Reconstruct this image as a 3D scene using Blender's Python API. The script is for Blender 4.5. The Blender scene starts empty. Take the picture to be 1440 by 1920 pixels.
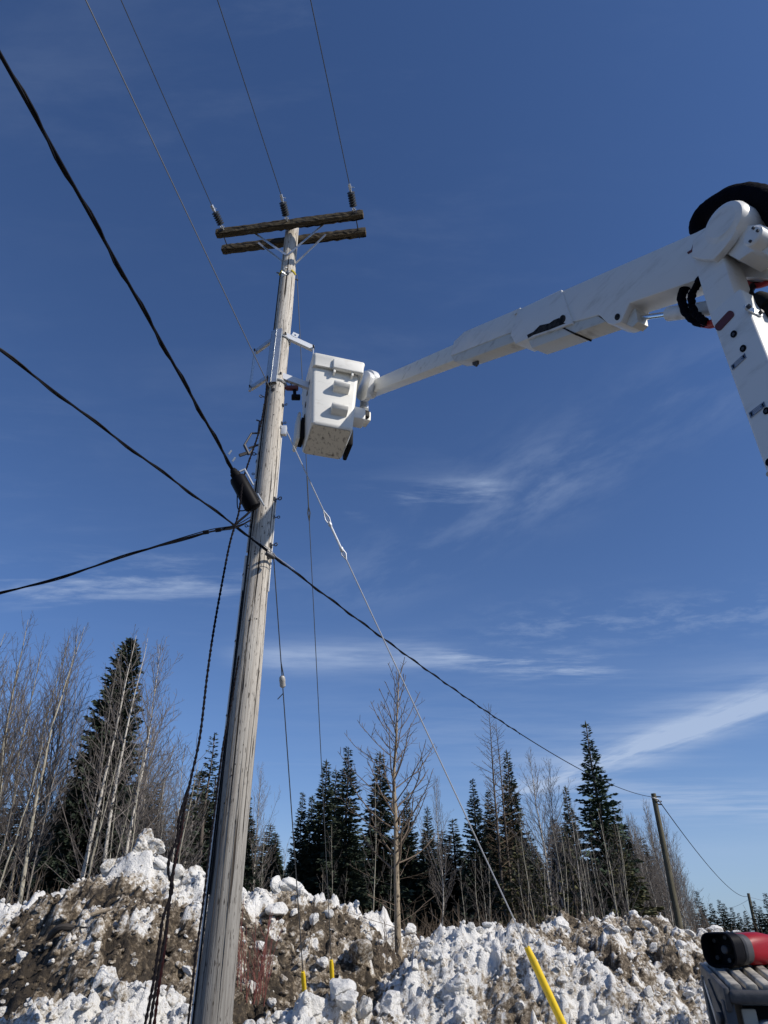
import bpy, bmesh, math, random
import numpy as np
from mathutils import Vector, Matrix

# ------------------------------------------------------------------ camera, sky, sun, exposure
scene = bpy.context.scene
COL = scene.collection
F_PX, PITCH, CAM_Z = 1292.0, math.radians(31.9), 1.65

cam_data = bpy.data.cameras.new("camera")
cam_data.sensor_fit = 'HORIZONTAL'
cam_data.sensor_width = 36.0
cam_data.lens = 36.0 * F_PX / 1440.0
cam_data.clip_start = 0.05
cam_data.clip_end = 3000
cam = bpy.data.objects.new("camera", cam_data)
COL.objects.link(cam)
cam.location = (0, 0, CAM_Z)
cam.rotation_euler = (math.radians(90) + PITCH, 0, 0)
scene.camera = cam

SUN_AZ, SUN_EL = math.radians(116), math.radians(37)     # azimuth clockwise from +Y
SUN_DIR = Vector((math.sin(SUN_AZ) * math.cos(SUN_EL), math.cos(SUN_AZ) * math.cos(SUN_EL), math.sin(SUN_EL)))
sun_data = bpy.data.lights.new("sun", 'SUN')
sun_data.energy = 4.8
sun_data.angle = math.radians(0.53)
sun_data.color = (1.0, 0.93, 0.83)
sun = bpy.data.objects.new("sun", sun_data)
COL.objects.link(sun)
sun.rotation_euler = SUN_DIR.to_track_quat('Z', 'Y').to_euler()
sun.location = (10, -6, 20)

scene.view_settings.view_transform = 'Standard'
scene.view_settings.look = 'None'
scene.view_settings.exposure = 0.0
scene.view_settings.gamma = 1.0
scene.view_settings.use_curve_mapping = False

# a pixel of the photograph, turned into a point at a chosen depth / height
CAM = np.array([0, 0, CAM_Z])
RT = np.array([1.0, 0, 0])
FW = np.array([0, math.cos(PITCH), math.sin(PITCH)])
UP = np.array([0, -math.sin(PITCH), math.cos(PITCH)])
def ray(x, y): return FW + RT * (x - 720) / F_PX + UP * (960 - y) / F_PX
def PD(x, y, d): return CAM + ray(x, y) * d
def PY(x, y, Y): r = ray(x, y); return CAM + r * (Y / r[1])
def PZ(x, y, z): r = ray(x, y); return CAM + r * ((z - CAM_Z) / r[2])

# ---- world: clear spring sky with thin cirrus lying in a high layer
world = bpy.data.worlds.new("World")
scene.world = world
world.use_nodes = True
wn, wl = world.node_tree.nodes, world.node_tree.links
wn.clear()
def WN(t, **kw):
    n = wn.new(t)
    for k, v in kw.items(): setattr(n, k, v)
    return n
def wmath(op, a, b=None, clamp=False):
    n = WN('ShaderNodeMath', operation=op, use_clamp=clamp)
    for i, v in enumerate((a, b)):
        if v is None: continue
        if isinstance(v, (int, float)): n.inputs[i].default_value = v
        else: wl.new(v, n.inputs[i])
    return n.outputs[0]
def wvec(op, a, b=None):
    n = WN('ShaderNodeVectorMath', operation=op)
    for i, v in enumerate((a, b)):
        if v is None: continue
        if isinstance(v, (tuple, list)): n.inputs[i].default_value = v
        else: wl.new(v, n.inputs[i])
    return n
sky = WN('ShaderNodeTexSky', sky_type='NISHITA')
sky.sun_disc = False
sky.sun_elevation = SUN_EL
sky.sun_rotation = SUN_AZ
sky.altitude = 400
sky.air_density = 1.0
sky.dust_density = 0.6
sky.ozone_density = 2.0
tc = WN('ShaderNodeTexCoord')
sep = WN('ShaderNodeSeparateXYZ'); wl.new(tc.outputs['Generated'], sep.inputs[0])
zz = wmath('MAXIMUM', sep.outputs['Z'], 0.03)
cu = wmath('DIVIDE', sep.outputs['X'], zz)
cv = wmath('DIVIDE', sep.outputs['Y'], zz)
cmb = WN('ShaderNodeCombineXYZ'); wl.new(cu, cmb.inputs[0]); wl.new(cv, cmb.inputs[1])
LAYER = cmb.outputs[0]
def cirrus_noise(scale, stretch, rot, detail, distort=0.4, rough=0.6):
    mp = WN('ShaderNodeMapping'); wl.new(LAYER, mp.inputs['Vector'])
    mp.inputs['Rotation'].default_value = (0, 0, rot)
    mp.inputs['Scale'].default_value = (1.0, stretch, 1)
    nz = WN('ShaderNodeTexNoise', noise_dimensions='2D'); wl.new(mp.outputs[0], nz.inputs['Vector'])
    nz.inputs['Scale'].default_value = scale
    nz.inputs['Detail'].default_value = detail
    nz.inputs['Roughness'].default_value = rough
    nz.inputs['Distortion'].default_value = distort
    return nz.outputs['Fac']
def remap(v, a, b):
    n = WN('ShaderNodeMapRange', interpolation_type='SMOOTHSTEP'); wl.new(v, n.inputs[0])
    n.inputs[1].default_value = a; n.inputs[2].default_value = b
    return n.outputs[0]
def layer_pt(px, py):
    r = ray(px, py); return (r[0] / r[2], r[1] / r[2], 0)
def along(p0, p1, scale, stretch, lo, hi):
    """fibrous noise drawn out along a direction of the cloud layer"""
    A, B = layer_pt(*p0), layer_pt(*p1); mp = WN('ShaderNodeMapping', vector_type='TEXTURE'); wl.new(LAYER, mp.inputs['Vector'])
    mp.inputs['Rotation'].default_value = (0, 0, math.atan2(B[1] - A[1], B[0] - A[0])); mp.inputs['Scale'].default_value = (1, 1 / stretch, 1)
    nz = WN('ShaderNodeTexNoise', noise_dimensions='2D'); wl.new(mp.outputs[0], nz.inputs['Vector'])
    nz.inputs['Scale'].default_value = scale; nz.inputs['Detail'].default_value = 9; nz.inputs['Roughness'].default_value = 0.62; nz.inputs['Distortion'].default_value = 0.15
    return remap(nz.outputs['Fac'], lo, hi)
def streak(p0, p1, w):
    """a cirrus streak: soft band round the segment p0-p1 of the cloud layer"""
    A = np.array(layer_pt(*p0)); B = np.array(layer_pt(*p1)); d = B - A; L2 = float(d @ d)
    rel = wvec('SUBTRACT', LAYER, tuple(A))
    dt = wvec('DOT_PRODUCT', rel.outputs[0], tuple(d / L2))
    t = wmath('MINIMUM', wmath('MAXIMUM', dt.outputs['Value'], 0.0), 1.0)
    sc = WN('ShaderNodeVectorMath', operation='SCALE'); sc.inputs[0].default_value = tuple(d); wl.new(t, sc.inputs['Scale'])
    df = wvec('SUBTRACT', rel.outputs[0], sc.outputs[0])
    ln = wvec('LENGTH', df.outputs[0]).outputs['Value']
    q = wmath('DIVIDE', ln, w)
    return wmath('POWER', 2.718, wmath('MULTIPLY', wmath('MULTIPLY', q, q), -1.0))
n_fine = remap(cirrus_noise(5.0, 1.5, 0.5, 9, 0.12, 0.66), 0.42, 0.74)
n_wisp = remap(cirrus_noise(1.7, 3.2, -0.2, 9, 0.18, 0.64), 0.42, 0.78)
n_wide = remap(cirrus_noise(0.5, 1.5, 0.2, 5, 0.5), 0.45, 0.75)
n_soft = remap(cirrus_noise(0.9, 3.0, -0.12, 8, 0.15), 0.28, 0.78)
n_diag = along((1000, 1480), (1500, 1290), 0.8, 5.0, 0.22, 0.72)
n_feather = along((680, 1100), (1250, 760), 2.6, 2.0, 0.38, 0.74)
total = wmath('MULTIPLY', wmath('MULTIPLY', n_wisp, n_wide), 0.07)
for p0, p1, w, amp, nz in [
    ((680, 1100), (1000, 900), 0.18, 0.19, n_feather), ((1000, 920), (1300, 740), 0.16, 0.18, n_feather),
    ((690, 945), (900, 922), 0.06, 1.2, n_wisp), ((520, 1235), (760, 1225), 0.16, 1.0, n_soft),
    ((860, 1225), (1090, 1255), 0.17, 1.0, n_wisp), ((1000, 1480), (1500, 1290), 0.20, 1.6, n_diag),
    ((1100, 1440), (1440, 1290), 0.45, 0.6, n_soft), ((60, 1105), (370, 1085), 0.15, 1.0, n_wisp),
    ((1240, 1500), (1600, 1520), 0.8, 0.7, n_soft), ((820, 1330), (1100, 1480), 0.8, 0.20, n_soft),
    ((560, 10), (800, 60), 0.06, 0.22, n_wisp), ((1000, 1180), (1400, 1150), 0.22, 0.30, n_fine)]:
    total = wmath('ADD', total, wmath('MULTIPLY', wmath('MULTIPLY', streak(p0, p1, w), amp * 0.62), nz))
total = wmath('ADD', total, wmath('MINIMUM', wmath('DIVIDE', 0.012, wmath('POWER', zz, 1.5)), 0.42))   # thin even veil, denser towards the horizon
total = wmath('MINIMUM', total, 0.8)
gain = WN('ShaderNodeMix', data_type='RGBA', blend_type='MULTIPLY')
gain.inputs['Factor'].default_value = 1.0
wl.new(sky.outputs[0], gain.inputs['A']); gain.inputs['B'].default_value = (0.70, 1.00, 1.46, 1)
mixc = WN('ShaderNodeMix', data_type='RGBA'); wl.new(total, mixc.inputs['Factor'])
wl.new(gain.outputs['Result'], mixc.inputs['A'])
mixc.inputs['B'].default_value = (6.2, 7.6, 10.2, 1)
bg = WN('ShaderNodeBackground'); wl.new(mixc.outputs['Result'], bg.inputs['Color'])
bg.inputs['Strength'].default_value = 0.075
wo = WN('ShaderNodeOutputWorld'); wl.new(bg.outputs[0], wo.inputs['Surface'])

# ------------------------------------------------------------------ mesh helpers
ORIG = {}
def tag(o, label=None, cat=None, group=None, kind=None):
    if label: o["label"] = label
    if cat: o["category"] = cat
    if group: o["group"] = group
    if kind: o["kind"] = kind
    return o
def thing(name, loc, label, cat, group=None):
    o = bpy.data.objects.new(name, None); COL.objects.link(o)
    o.empty_display_size = 0.2
    o.location = tuple(float(c) for c in loc); ORIG[o] = np.array(loc, float)
    return tag(o, label, cat, group)
class MB:
    """collects vertices and faces (world coordinates) for ONE mesh object"""
    def __init__(s): s.v = []; s.f = []; s.n = 0; s.smooth = []
    def add(s, v, f, smooth=False):
        v = np.asarray(v, float).reshape(-1, 3)
        s.v.append(v)
        for q in f: s.f.append(tuple(int(i) + s.n for i in q)); s.smooth.append(smooth)
        s.n += len(v)
        return s
    def tube(s, pts, rad, seg=8, cap=True, smooth=True):
        pts = np.asarray(pts, float); n = len(pts)
        rad = np.full(n, rad, float) if np.isscalar(rad) else np.asarray(rad, float)
        T = np.gradient(pts, axis=0); T /= np.linalg.norm(T, axis=1)[:, None] + 1e-12
        ref = np.array([0, 0, 1.0]) if abs(T[0][2]) < 0.9 else np.array([1.0, 0, 0])
        N = np.cross(T[0], ref); N /= np.linalg.norm(N)
        a = np.arange(seg) * 2 * math.pi / seg
        V = []
        for i in range(n):
            N = N - T[i] * (N @ T[i]); N /= np.linalg.norm(N) + 1e-12
            B = np.cross(T[i], N)
            V.append(pts[i] + rad[i] * (np.cos(a)[:, None] * N + np.sin(a)[:, None] * B))
        F = [(i * seg + j, i * seg + (j + 1) % seg, (i + 1) * seg + (j + 1) % seg, (i + 1) * seg + j) for i in range(n - 1) for j in range(seg)]
        s.add(np.concatenate(V), F, smooth)
        if cap:
            s.add(V[0], [tuple(range(seg))[::-1]]); s.add(V[-1], [tuple(range(seg))])
        return s
    def box(s, fr, x, y, z, bev=0.0, seg=2, taper=None):
        """box in frame fr (o, X, Y, Z); taper = (sx, sy) scale of the top face"""
        bm = bmesh.new(); bmesh.ops.create_cube(bm, size=1.0)
        c = [(x[0] + x[1]) / 2, (y[0] + y[1]) / 2, (z[0] + z[1]) / 2]; d = [x[1] - x[0], y[1] - y[0], z[1] - z[0]]
        for v in bm.verts:
            k = taper if (taper and v.co.z > 0) else (1, 1)
            v.co = Vector((c[0] + v.co.x * d[0] * k[0], c[1] + v.co.y * d[1] * k[1], c[2] + v.co.z * d[2]))
        if bev > 0:
            bmesh.ops.bevel(bm, geom=bm.edges[:], offset=bev, segments=seg, profile=0.5, affect='EDGES')
        s.bm(bm, fr, bev > 0); return s
    def bm(s, bm, fr=None, smooth=False):
        V = np.array([v.co[:] for v in bm.verts]); bm.verts.index_update()
        F = [[v.index for v in f.verts] for f in bm.faces]
        if fr is not None:
            o, X, Y, Z = fr; V = o + V[:, :1] * X + V[:, 1:2] * Y + V[:, 2:3] * Z
        bm.free(); s.add(V, F, smooth); return s
    def prism(s, fr, poly, z0, z1, bev=0.0, smooth=False):
        """polygon in frame X,Y extruded along Z"""
        bm = bmesh.new()
        vs = [bm.verts.new((p[0], p[1], z0)) for p in poly]
        f = bm.faces.new(vs)
        r = bmesh.ops.extrude_face_region(bm, geom=[f])
        for e in r['geom']:
            if isinstance(e, bmesh.types.BMVert): e.co.z = z1
        bmesh.ops.recalc_face_normals(bm, faces=bm.faces[:])
        if bev > 0: bmesh.ops.bevel(bm, geom=bm.edges[:], offset=bev, segments=2, profile=0.5, affect='EDGES')
        s.bm(bm, fr, smooth or bev > 0); return s
    def lathe(s, o, ax, prof, seg=16):
        """profile [(t along axis, radius)]"""
        o = np.asarray(o, float); ax = np.asarray(ax, float); ax = ax / np.linalg.norm(ax)
        ref = np.array([0, 0, 1.0]) if abs(ax[2]) < 0.9 else np.array([1.0, 0, 0])
        N = np.cross(ax, ref); N /= np.linalg.norm(N); B = np.cross(ax, N)
        a = np.arange(seg) * 2 * math.pi / seg; n = len(prof)
        V = np.concatenate([o + ax * t + r * (np.cos(a)[:, None] * N + np.sin(a)[:, None] * B) for t, r in prof])
        F = [(i * seg + j, i * seg + (j + 1) % seg, (i + 1) * seg + (j + 1) % seg, (i + 1) * seg + j) for i in range(n - 1) for j in range(seg)]
        s.add(V, F, True)
        s.add(V[:seg], [tuple(range(seg))[::-1]]); s.add(V[-seg:], [tuple(range(seg))])
        return s
    def build(s, name, mat, parent=None, autosmooth=40):
        V = np.concatenate(s.v)
        if parent is not None: o0 = ORIG[parent]
        else:
            o0 = np.array([(V[:, 0].min() + V[:, 0].max()) / 2, (V[:, 1].min() + V[:, 1].max()) / 2, V[:, 2].min()])
        me = bpy.data.meshes.new(name)
        me.from_pydata((V - o0).tolist(), [], s.f)
        me.polygons.foreach_set("use_smooth", s.smooth)
        me.materials.append(M[mat] if isinstance(mat, str) else mat)
        me.update()
        if any(s.smooth): me.set_sharp_from_angle(angle=math.radians(autosmooth))
        o = bpy.data.objects.new(name, me); COL.objects.link(o)
        ORIG[o] = o0
        if parent is None: o.location = tuple(o0)
        else: o.parent = parent
        return o
def frame(o, X, Z):
    X = np.asarray(X, float); X = X / np.linalg.norm(X); Z = np.asarray(Z, float)
    Y = np.cross(Z, X); Y /= np.linalg.norm(Y); Z = np.cross(X, Y)
    return (np.asarray(o, float), X, Y, Z)
def sag(a, b, s, n=24):
    t = np.linspace(0, 1, n)[:, None]
    p = np.asarray(a) * (1 - t) + np.asarray(b) * t
    p[:, 2] -= (4 * s * t * (1 - t))[:, 0]
    return p
def smooth_path(pts, n=40):
    """Catmull-Rom through the points"""
    P = np.asarray(pts, float); P = np.vstack([2 * P[0] - P[1], P, 2 * P[-1] - P[-2]])
    out = []; m = len(P) - 3; k = max(2, n // m)
    for i in range(m):
        p0, p1, p2, p3 = P[i:i + 4]
        for t in np.linspace(0, 1, k, endpoint=False):
            out.append(0.5 * ((2 * p1) + (-p0 + p2) * t + (2 * p0 - 5 * p1 + 4 * p2 - p3) * t * t + (-p0 + 3 * p1 - 3 * p2 + p3) * t ** 3))
    out.append(P[-2]); return np.array(out)
def twist(path, off, pitch, phase=0.0):
    """helix round a path"""
    path = np.asarray(path); T = np.gradient(path, axis=0); T /= np.linalg.norm(T, axis=1)[:, None]
    s = np.concatenate([[0], np.cumsum(np.linalg.norm(np.diff(path, axis=0), axis=1))])
    N = np.cross(T, np.array([0.31, 0.2, 0.93])); N /= np.linalg.norm(N, axis=1)[:, None]; B = np.cross(T, N)
    a = s / pitch * 2 * math.pi + phase
    return path + off * (np.cos(a)[:, None] * N + np.sin(a)[:, None] * B)
def resample(path, step):
    path = np.asarray(path); s = np.concatenate([[0], np.cumsum(np.linalg.norm(np.diff(path, axis=0), axis=1))])
    q = np.linspace(0, s[-1], max(3, int(s[-1] / step)))
    return np.stack([np.interp(q, s, path[:, k]) for k in range(3)], 1)

# ------------------------------------------------------------------ materials
M = {}
def mat(name, col, rough=0.6, metal=0.0, var=0.0, vscale=(6, 6, 6), col2=None, lo=0.35, hi=0.7, bump=0.0, bscale=None, bdist=0.01, spec=0.5, coat=0.0, island=0.0, detail=6):
    m = bpy.data.materials.new(name); m.use_nodes = True
    nt = m.node_tree; nd, lk = nt.nodes, nt.links
    b = nd['Principled BSDF']
    b.inputs['Roughness'].default_value = rough; b.inputs['Metallic'].default_value = metal
    b.inputs['Specular IOR Level'].default_value = spec; b.inputs['Coat Weight'].default_value = coat
    b.inputs['Base Color'].default_value = (*col, 1)
    t = nd.new('ShaderNodeTexCoord')
    out = None
    if col2 is not None:
        mp = nd.new('ShaderNodeMapping'); mp.inputs['Scale'].default_value = vscale; lk.new(t.outputs['Object'], mp.inputs[0])
        nz = nd.new('ShaderNodeTexNoise'); nz.inputs['Scale'].default_value = 1; nz.inputs['Detail'].default_value = detail; nz.inputs['Roughness'].default_value = 0.65
        lk.new(mp.outputs[0], nz.inputs['Vector'])
        rm = nd.new('ShaderNodeMapRange'); rm.interpolation_type = 'SMOOTHSTEP'; lk.new(nz.outputs['Fac'], rm.inputs[0])
        rm.inputs[1].default_value = lo; rm.inputs[2].default_value = hi
        mx = nd.new('ShaderNodeMix'); mx.data_type = 'RGBA'; lk.new(rm.outputs[0], mx.inputs['Factor'])
        mx.inputs['A'].default_value = (*col, 1); mx.inputs['B'].default_value = (*col2, 1)
        out = mx.outputs['Result']
    if island > 0:
        g = nd.new('ShaderNodeNewGeometry'); hs = nd.new('ShaderNodeHueSaturation')
        mr = nd.new('ShaderNodeMapRange'); lk.new(g.outputs['Random Per Island'], mr.inputs[0]); mr.inputs[3].default_value = 1 - island; mr.inputs[4].default_value = 1 + island
        lk.new(mr.outputs[0], hs.inputs['Value'])
        if out is not None: lk.new(out, hs.inputs['Color'])
        else: hs.inputs['Color'].default_value = (*col, 1)
        out = hs.outputs[0]
    if out is not None: lk.new(out, b.inputs['Base Color'])
    if bump > 0:
        mp2 = nd.new('ShaderNodeMapping'); mp2.inputs['Scale'].default_value = bscale or vscale; lk.new(t.outputs['Object'], mp2.inputs[0])
        nb = nd.new('ShaderNodeTexNoise'); nb.inputs['Scale'].default_value = 1; nb.inputs['Detail'].default_value = 8; lk.new(mp2.outputs[0], nb.inputs['Vector'])
        bp = nd.new('ShaderNodeBump'); bp.inputs['Strength'].default_value = bump; bp.inputs['Distance'].default_value = bdist
        lk.new(nb.outputs['Fac'], bp.inputs['Height']); lk.new(bp.outputs[0], b.inputs['Normal'])
    M[name] = m; return m
mat('paint_white', (0.72, 0.72, 0.70), 0.4, col2=(0.47, 0.46, 0.42), vscale=(3, 3, 11), lo=0.48, hi=0.85, bump=0.03, bscale=(30, 30, 30), coat=0.1)
mat('fibreglass', (0.74, 0.73, 0.68), 0.5, col2=(0.42, 0.40, 0.34), vscale=(6, 6, 16), lo=0.52, hi=0.82, bump=0.06, bscale=(40, 40, 40))
mat('bucket_floor', (0.62, 0.60, 0.53), 0.6, col2=(0.10, 0.09, 0.08), vscale=(22, 9, 9), lo=0.50, hi=0.70, bump=0.1, bscale=(30, 30, 30))
mat('boom_dirty', (0.60, 0.59, 0.54), 0.5, col2=(0.24, 0.21, 0.17), vscale=(5, 5, 14), lo=0.5, hi=0.85)
mat('grease', (0.008, 0.007, 0.006), 0.6, spec=.1, col2=(0.05, 0.045, 0.04), vscale=(30, 30, 30))
mat('black_rubber', (0.008, 0.008, 0.010), 0.65, spec=.1, bump=0.25, bscale=(60, 60, 60), bdist=0.01)
mat('black_sleeve', (0.004, 0.004, 0.007), 0.85, spec=.04, bump=0.6, bscale=(45, 45, 90), bdist=0.02)
mat('black_plastic', (0.005, 0.005, 0.007), 0.5, spec=.08)
mat('black_cable', (0.007, 0.007, 0.009), 0.5, spec=.12)
mat('red_hose', (0.35, 0.02, 0.025), 0.5)
mat('red_plastic', (0.25, 0.006, 0.014), 0.45, spec=.25, bump=0.03, bscale=(80, 80, 80))
mat('dark_red', (0.10, 0.02, 0.02), 0.5)
mat('chrome', (0.75, 0.78, 0.8), 0.12, 1.0)
mat('galvanized', (0.62, 0.65, 0.67), 0.42, 0.75, col2=(0.46, 0.49, 0.52), vscale=(25, 25, 25))
mat('galv_bright', (0.62, 0.64, 0.66), 0.5, 0.35, col2=(0.6, 0.62, 0.65), vscale=(20, 20, 20))
mat('steel_dark', (0.07, 0.07, 0.075), 0.55, 0.6)
mat('wire_steel', (0.40, 0.41, 0.43), 0.5, 0.3)
mat('wire_mid', (0.20, 0.21, 0.23), 0.6, 0.2)
mat('wire_dark', (0.08, 0.085, 0.09), 0.5, 0.5)
mat('insulator', (0.05, 0.056, 0.066), 0.4, spec=.3)
mat('porcelain', (0.36, 0.35, 0.33), 0.4)
mat('guard_yellow', (0.74, 0.51, 0.015), 0.5, col2=(0.46, 0.33, 0.06), vscale=(14, 14, 7), lo=.5, hi=.8, bump=0.03, bscale=(20, 20, 20))
mat('tape_yellow', (0.72, 0.58, 0.05), 0.6)
mat('pvc_grey', (0.62, 0.62, 0.60), 0.5)
mat('decal', (0.10, 0.15, 0.24), 0.45)
mat('decal_pale', (0.45, 0.50, 0.58), 0.45)
mat('tray_grey', (0.045, 0.045, 0.048), 0.5, col2=(0.11, 0.105, 0.10), vscale=(14, 14, 14), lo=0.4, hi=0.75, bump=0.1, bscale=(60, 60, 60))
mat('rib_dust', (0.15, 0.145, 0.135), 0.6, col2=(0.42, 0.39, 0.33), vscale=(16, 16, 16), lo=0.35, hi=0.6, bump=0.1, bscale=(60, 60, 60))
mat('panel_pale', (0.40, 0.43, 0.47), 0.4, coat=0.3)
mat('beige_dust', (0.42, 0.38, 0.31), 0.7)
mat('plank_bark', (0.045, 0.038, 0.032), 0.9)
mat('red_stem', (0.16, 0.05, 0.04), 0.8)
mat('rope', (0.010, 0.009, 0.011), 0.9, spec=.05)
mat('rope_red', (0.024, 0.009, 0.010), 0.9, spec=.05)

def wood(name, pale, mid, dark, zs=1.3, fine=60, butt_tones=None):
    """weathered wood: grain and checks run along local Z"""
    m = bpy.data.materials.new(name); m.use_nodes = True
    nd, lk = m.node_tree.nodes, m.node_tree.links; b = nd['Principled BSDF']
    b.inputs['Roughness'].default_value = 0.9; b.inputs['Specular IOR Level'].default_value = 0.15
    t = nd.new('ShaderNodeTexCoord')
    def noise(sc, det=8, ro=0.65, dist=0.0):
        mp = nd.new('ShaderNodeMapping'); mp.inputs['Scale'].default_value = sc; lk.new(t.outputs['Object'], mp.inputs[0])
        n = nd.new('ShaderNodeTexNoise'); n.inputs['Scale'].default_value = 1; n.inputs['Detail'].default_value = det; n.inputs['Roughness'].default_value = ro; n.inputs['Distortion'].default_value = dist
        lk.new(mp.outputs[0], n.inputs['Vector']); return n.outputs['Fac']
    def mr(v, a, b_, c=0, d=1):
        n = nd.new('ShaderNodeMapRange'); n.interpolation_type = 'SMOOTHSTEP'; lk.new(v, n.inputs[0])
        for i, q in zip((1, 2, 3, 4), (a, b_, c, d)): n.inputs[i].default_value = q
        return n.outputs[0]
    def mix(f, A, B):
        n = nd.new('ShaderNodeMix'); n.data_type = 'RGBA'; lk.new(f, n.inputs['Factor'])
        for k, v in (('A', A), ('B', B)):
            if isinstance(v, tuple): n.inputs[k].default_value = (*v, 1)
            else: lk.new(v, n.inputs[k])
        return n.outputs['Result']
    grain = noise((fine, fine, zs)); check = noise((fine * 0.55, fine * 0.55, zs * 0.55), 4, 0.5, 0.3); blot = noise((4, 4, 0.7), 5); speck = noise((70, 70, 11), 3, 0.5)
    c = mix(mr(grain, 0.36, 0.66), pale, mid)
    c = mix(mr(blot, 0.42, 0.72, 0, 0.6), c, mid)
    if butt_tones:                                   # the colours turn greyer and darker towards the butt
        sx = nd.new('ShaderNodeSeparateXYZ'); lk.new(t.outputs['Object'], sx.inputs[0])
        ad = nd.new('ShaderNodeMath'); ad.operation = 'MULTIPLY_ADD'; lk.new(blot, ad.inputs[0]); ad.inputs[1].default_value = 4.0; lk.new(sx.outputs['Z'], ad.inputs[2])
        c = mix(mr(ad.outputs[0], butt_tones[0], butt_tones[1], 0.85, 0.0), c, mix(mr(grain, 0.36, 0.66), butt_tones[2], butt_tones[3]))
    ck = mr(check, 0.59, 0.65)
    c = mix(ck, c, dark)
    c = mix(mr(speck, 0.60, 0.68, 0, 0.85), c, dark)
    lk.new(c, b.inputs['Base Color'])
    sm = nd.new('ShaderNodeMath'); sm.operation = 'MULTIPLY_ADD'; lk.new(ck, sm.inputs[0]); sm.inputs[1].default_value = -1.2; lk.new(grain, sm.inputs[2])
    bp = nd.new('ShaderNodeBump'); bp.inputs['Strength'].default_value = 0.7; bp.inputs['Distance'].default_value = 0.012
    lk.new(sm.outputs[0], bp.inputs['Height']); lk.new(bp.outputs[0], b.inputs['Normal'])
    M[name] = m
wood('pole_wood', (0.60, 0.57, 0.51), (0.40, 0.36, 0.31), (0.05, 0.042, 0.036), butt_tones=(3.0, 8.0, (0.20, 0.195, 0.185), (0.125, 0.12, 0.112)))
wood('pole_green', (0.15, 0.135, 0.095), (0.095, 0.088, 0.06), (0.05, 0.045, 0.035))
wood('arm_wood', (0.115, 0.095, 0.062), (0.045, 0.038, 0.03), (0.012, 0.01, 0.009), zs=3, fine=40)
wood('bark_aspen', (0.40, 0.375, 0.30), (0.25, 0.225, 0.175), (0.05, 0.045, 0.04), zs=6, fine=18)
wood('bark_birch', (0.58, 0.55, 0.49), (0.38, 0.35, 0.30), (0.04, 0.035, 0.03), zs=14, fine=12)
wood('bark_poplar', (0.34, 0.28, 0.20), (0.22, 0.175, 0.125), (0.05, 0.04, 0.032), zs=9, fine=22)
mat('bark_grey', (0.17, 0.152, 0.13), 0.9, col2=(0.27, 0.245, 0.21), vscale=(10, 10, 3))
mat('bark_dark', (0.075, 0.06, 0.048), 0.9, col2=(0.14, 0.115, 0.095), vscale=(14, 14, 4))
mat('twig_grey', (0.095, 0.082, 0.074), 0.85, island=0.35)
mat('twig_pale', (0.16, 0.14, 0.125), 0.85, island=0.3)
mat('twig_brown', (0.135, 0.10, 0.07), 0.85, island=0.3)
mat('twig_tamarack', (0.095, 0.068, 0.042), 0.85, island=0.3)
def needle(name, c, isl=0.45):
    mat(name, c, 0.7, island=isl, spec=0.25)
needle('needle_spruce', (0.040, 0.055, 0.036))
needle('needle_fir', (0.045, 0.070, 0.042))
needle('needle_olive', (0.085, 0.085, 0.040))
needle('needle_far', (0.030, 0.040, 0.028))
mat('ground', (0.075, 0.068, 0.06), 0.9, col2=(0.26, 0.25, 0.24), vscale=(0.5, 0.5, 0.5), lo=.5, hi=.75, bump=0.4, bscale=(5, 5, 5), bdist=0.05)

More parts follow.
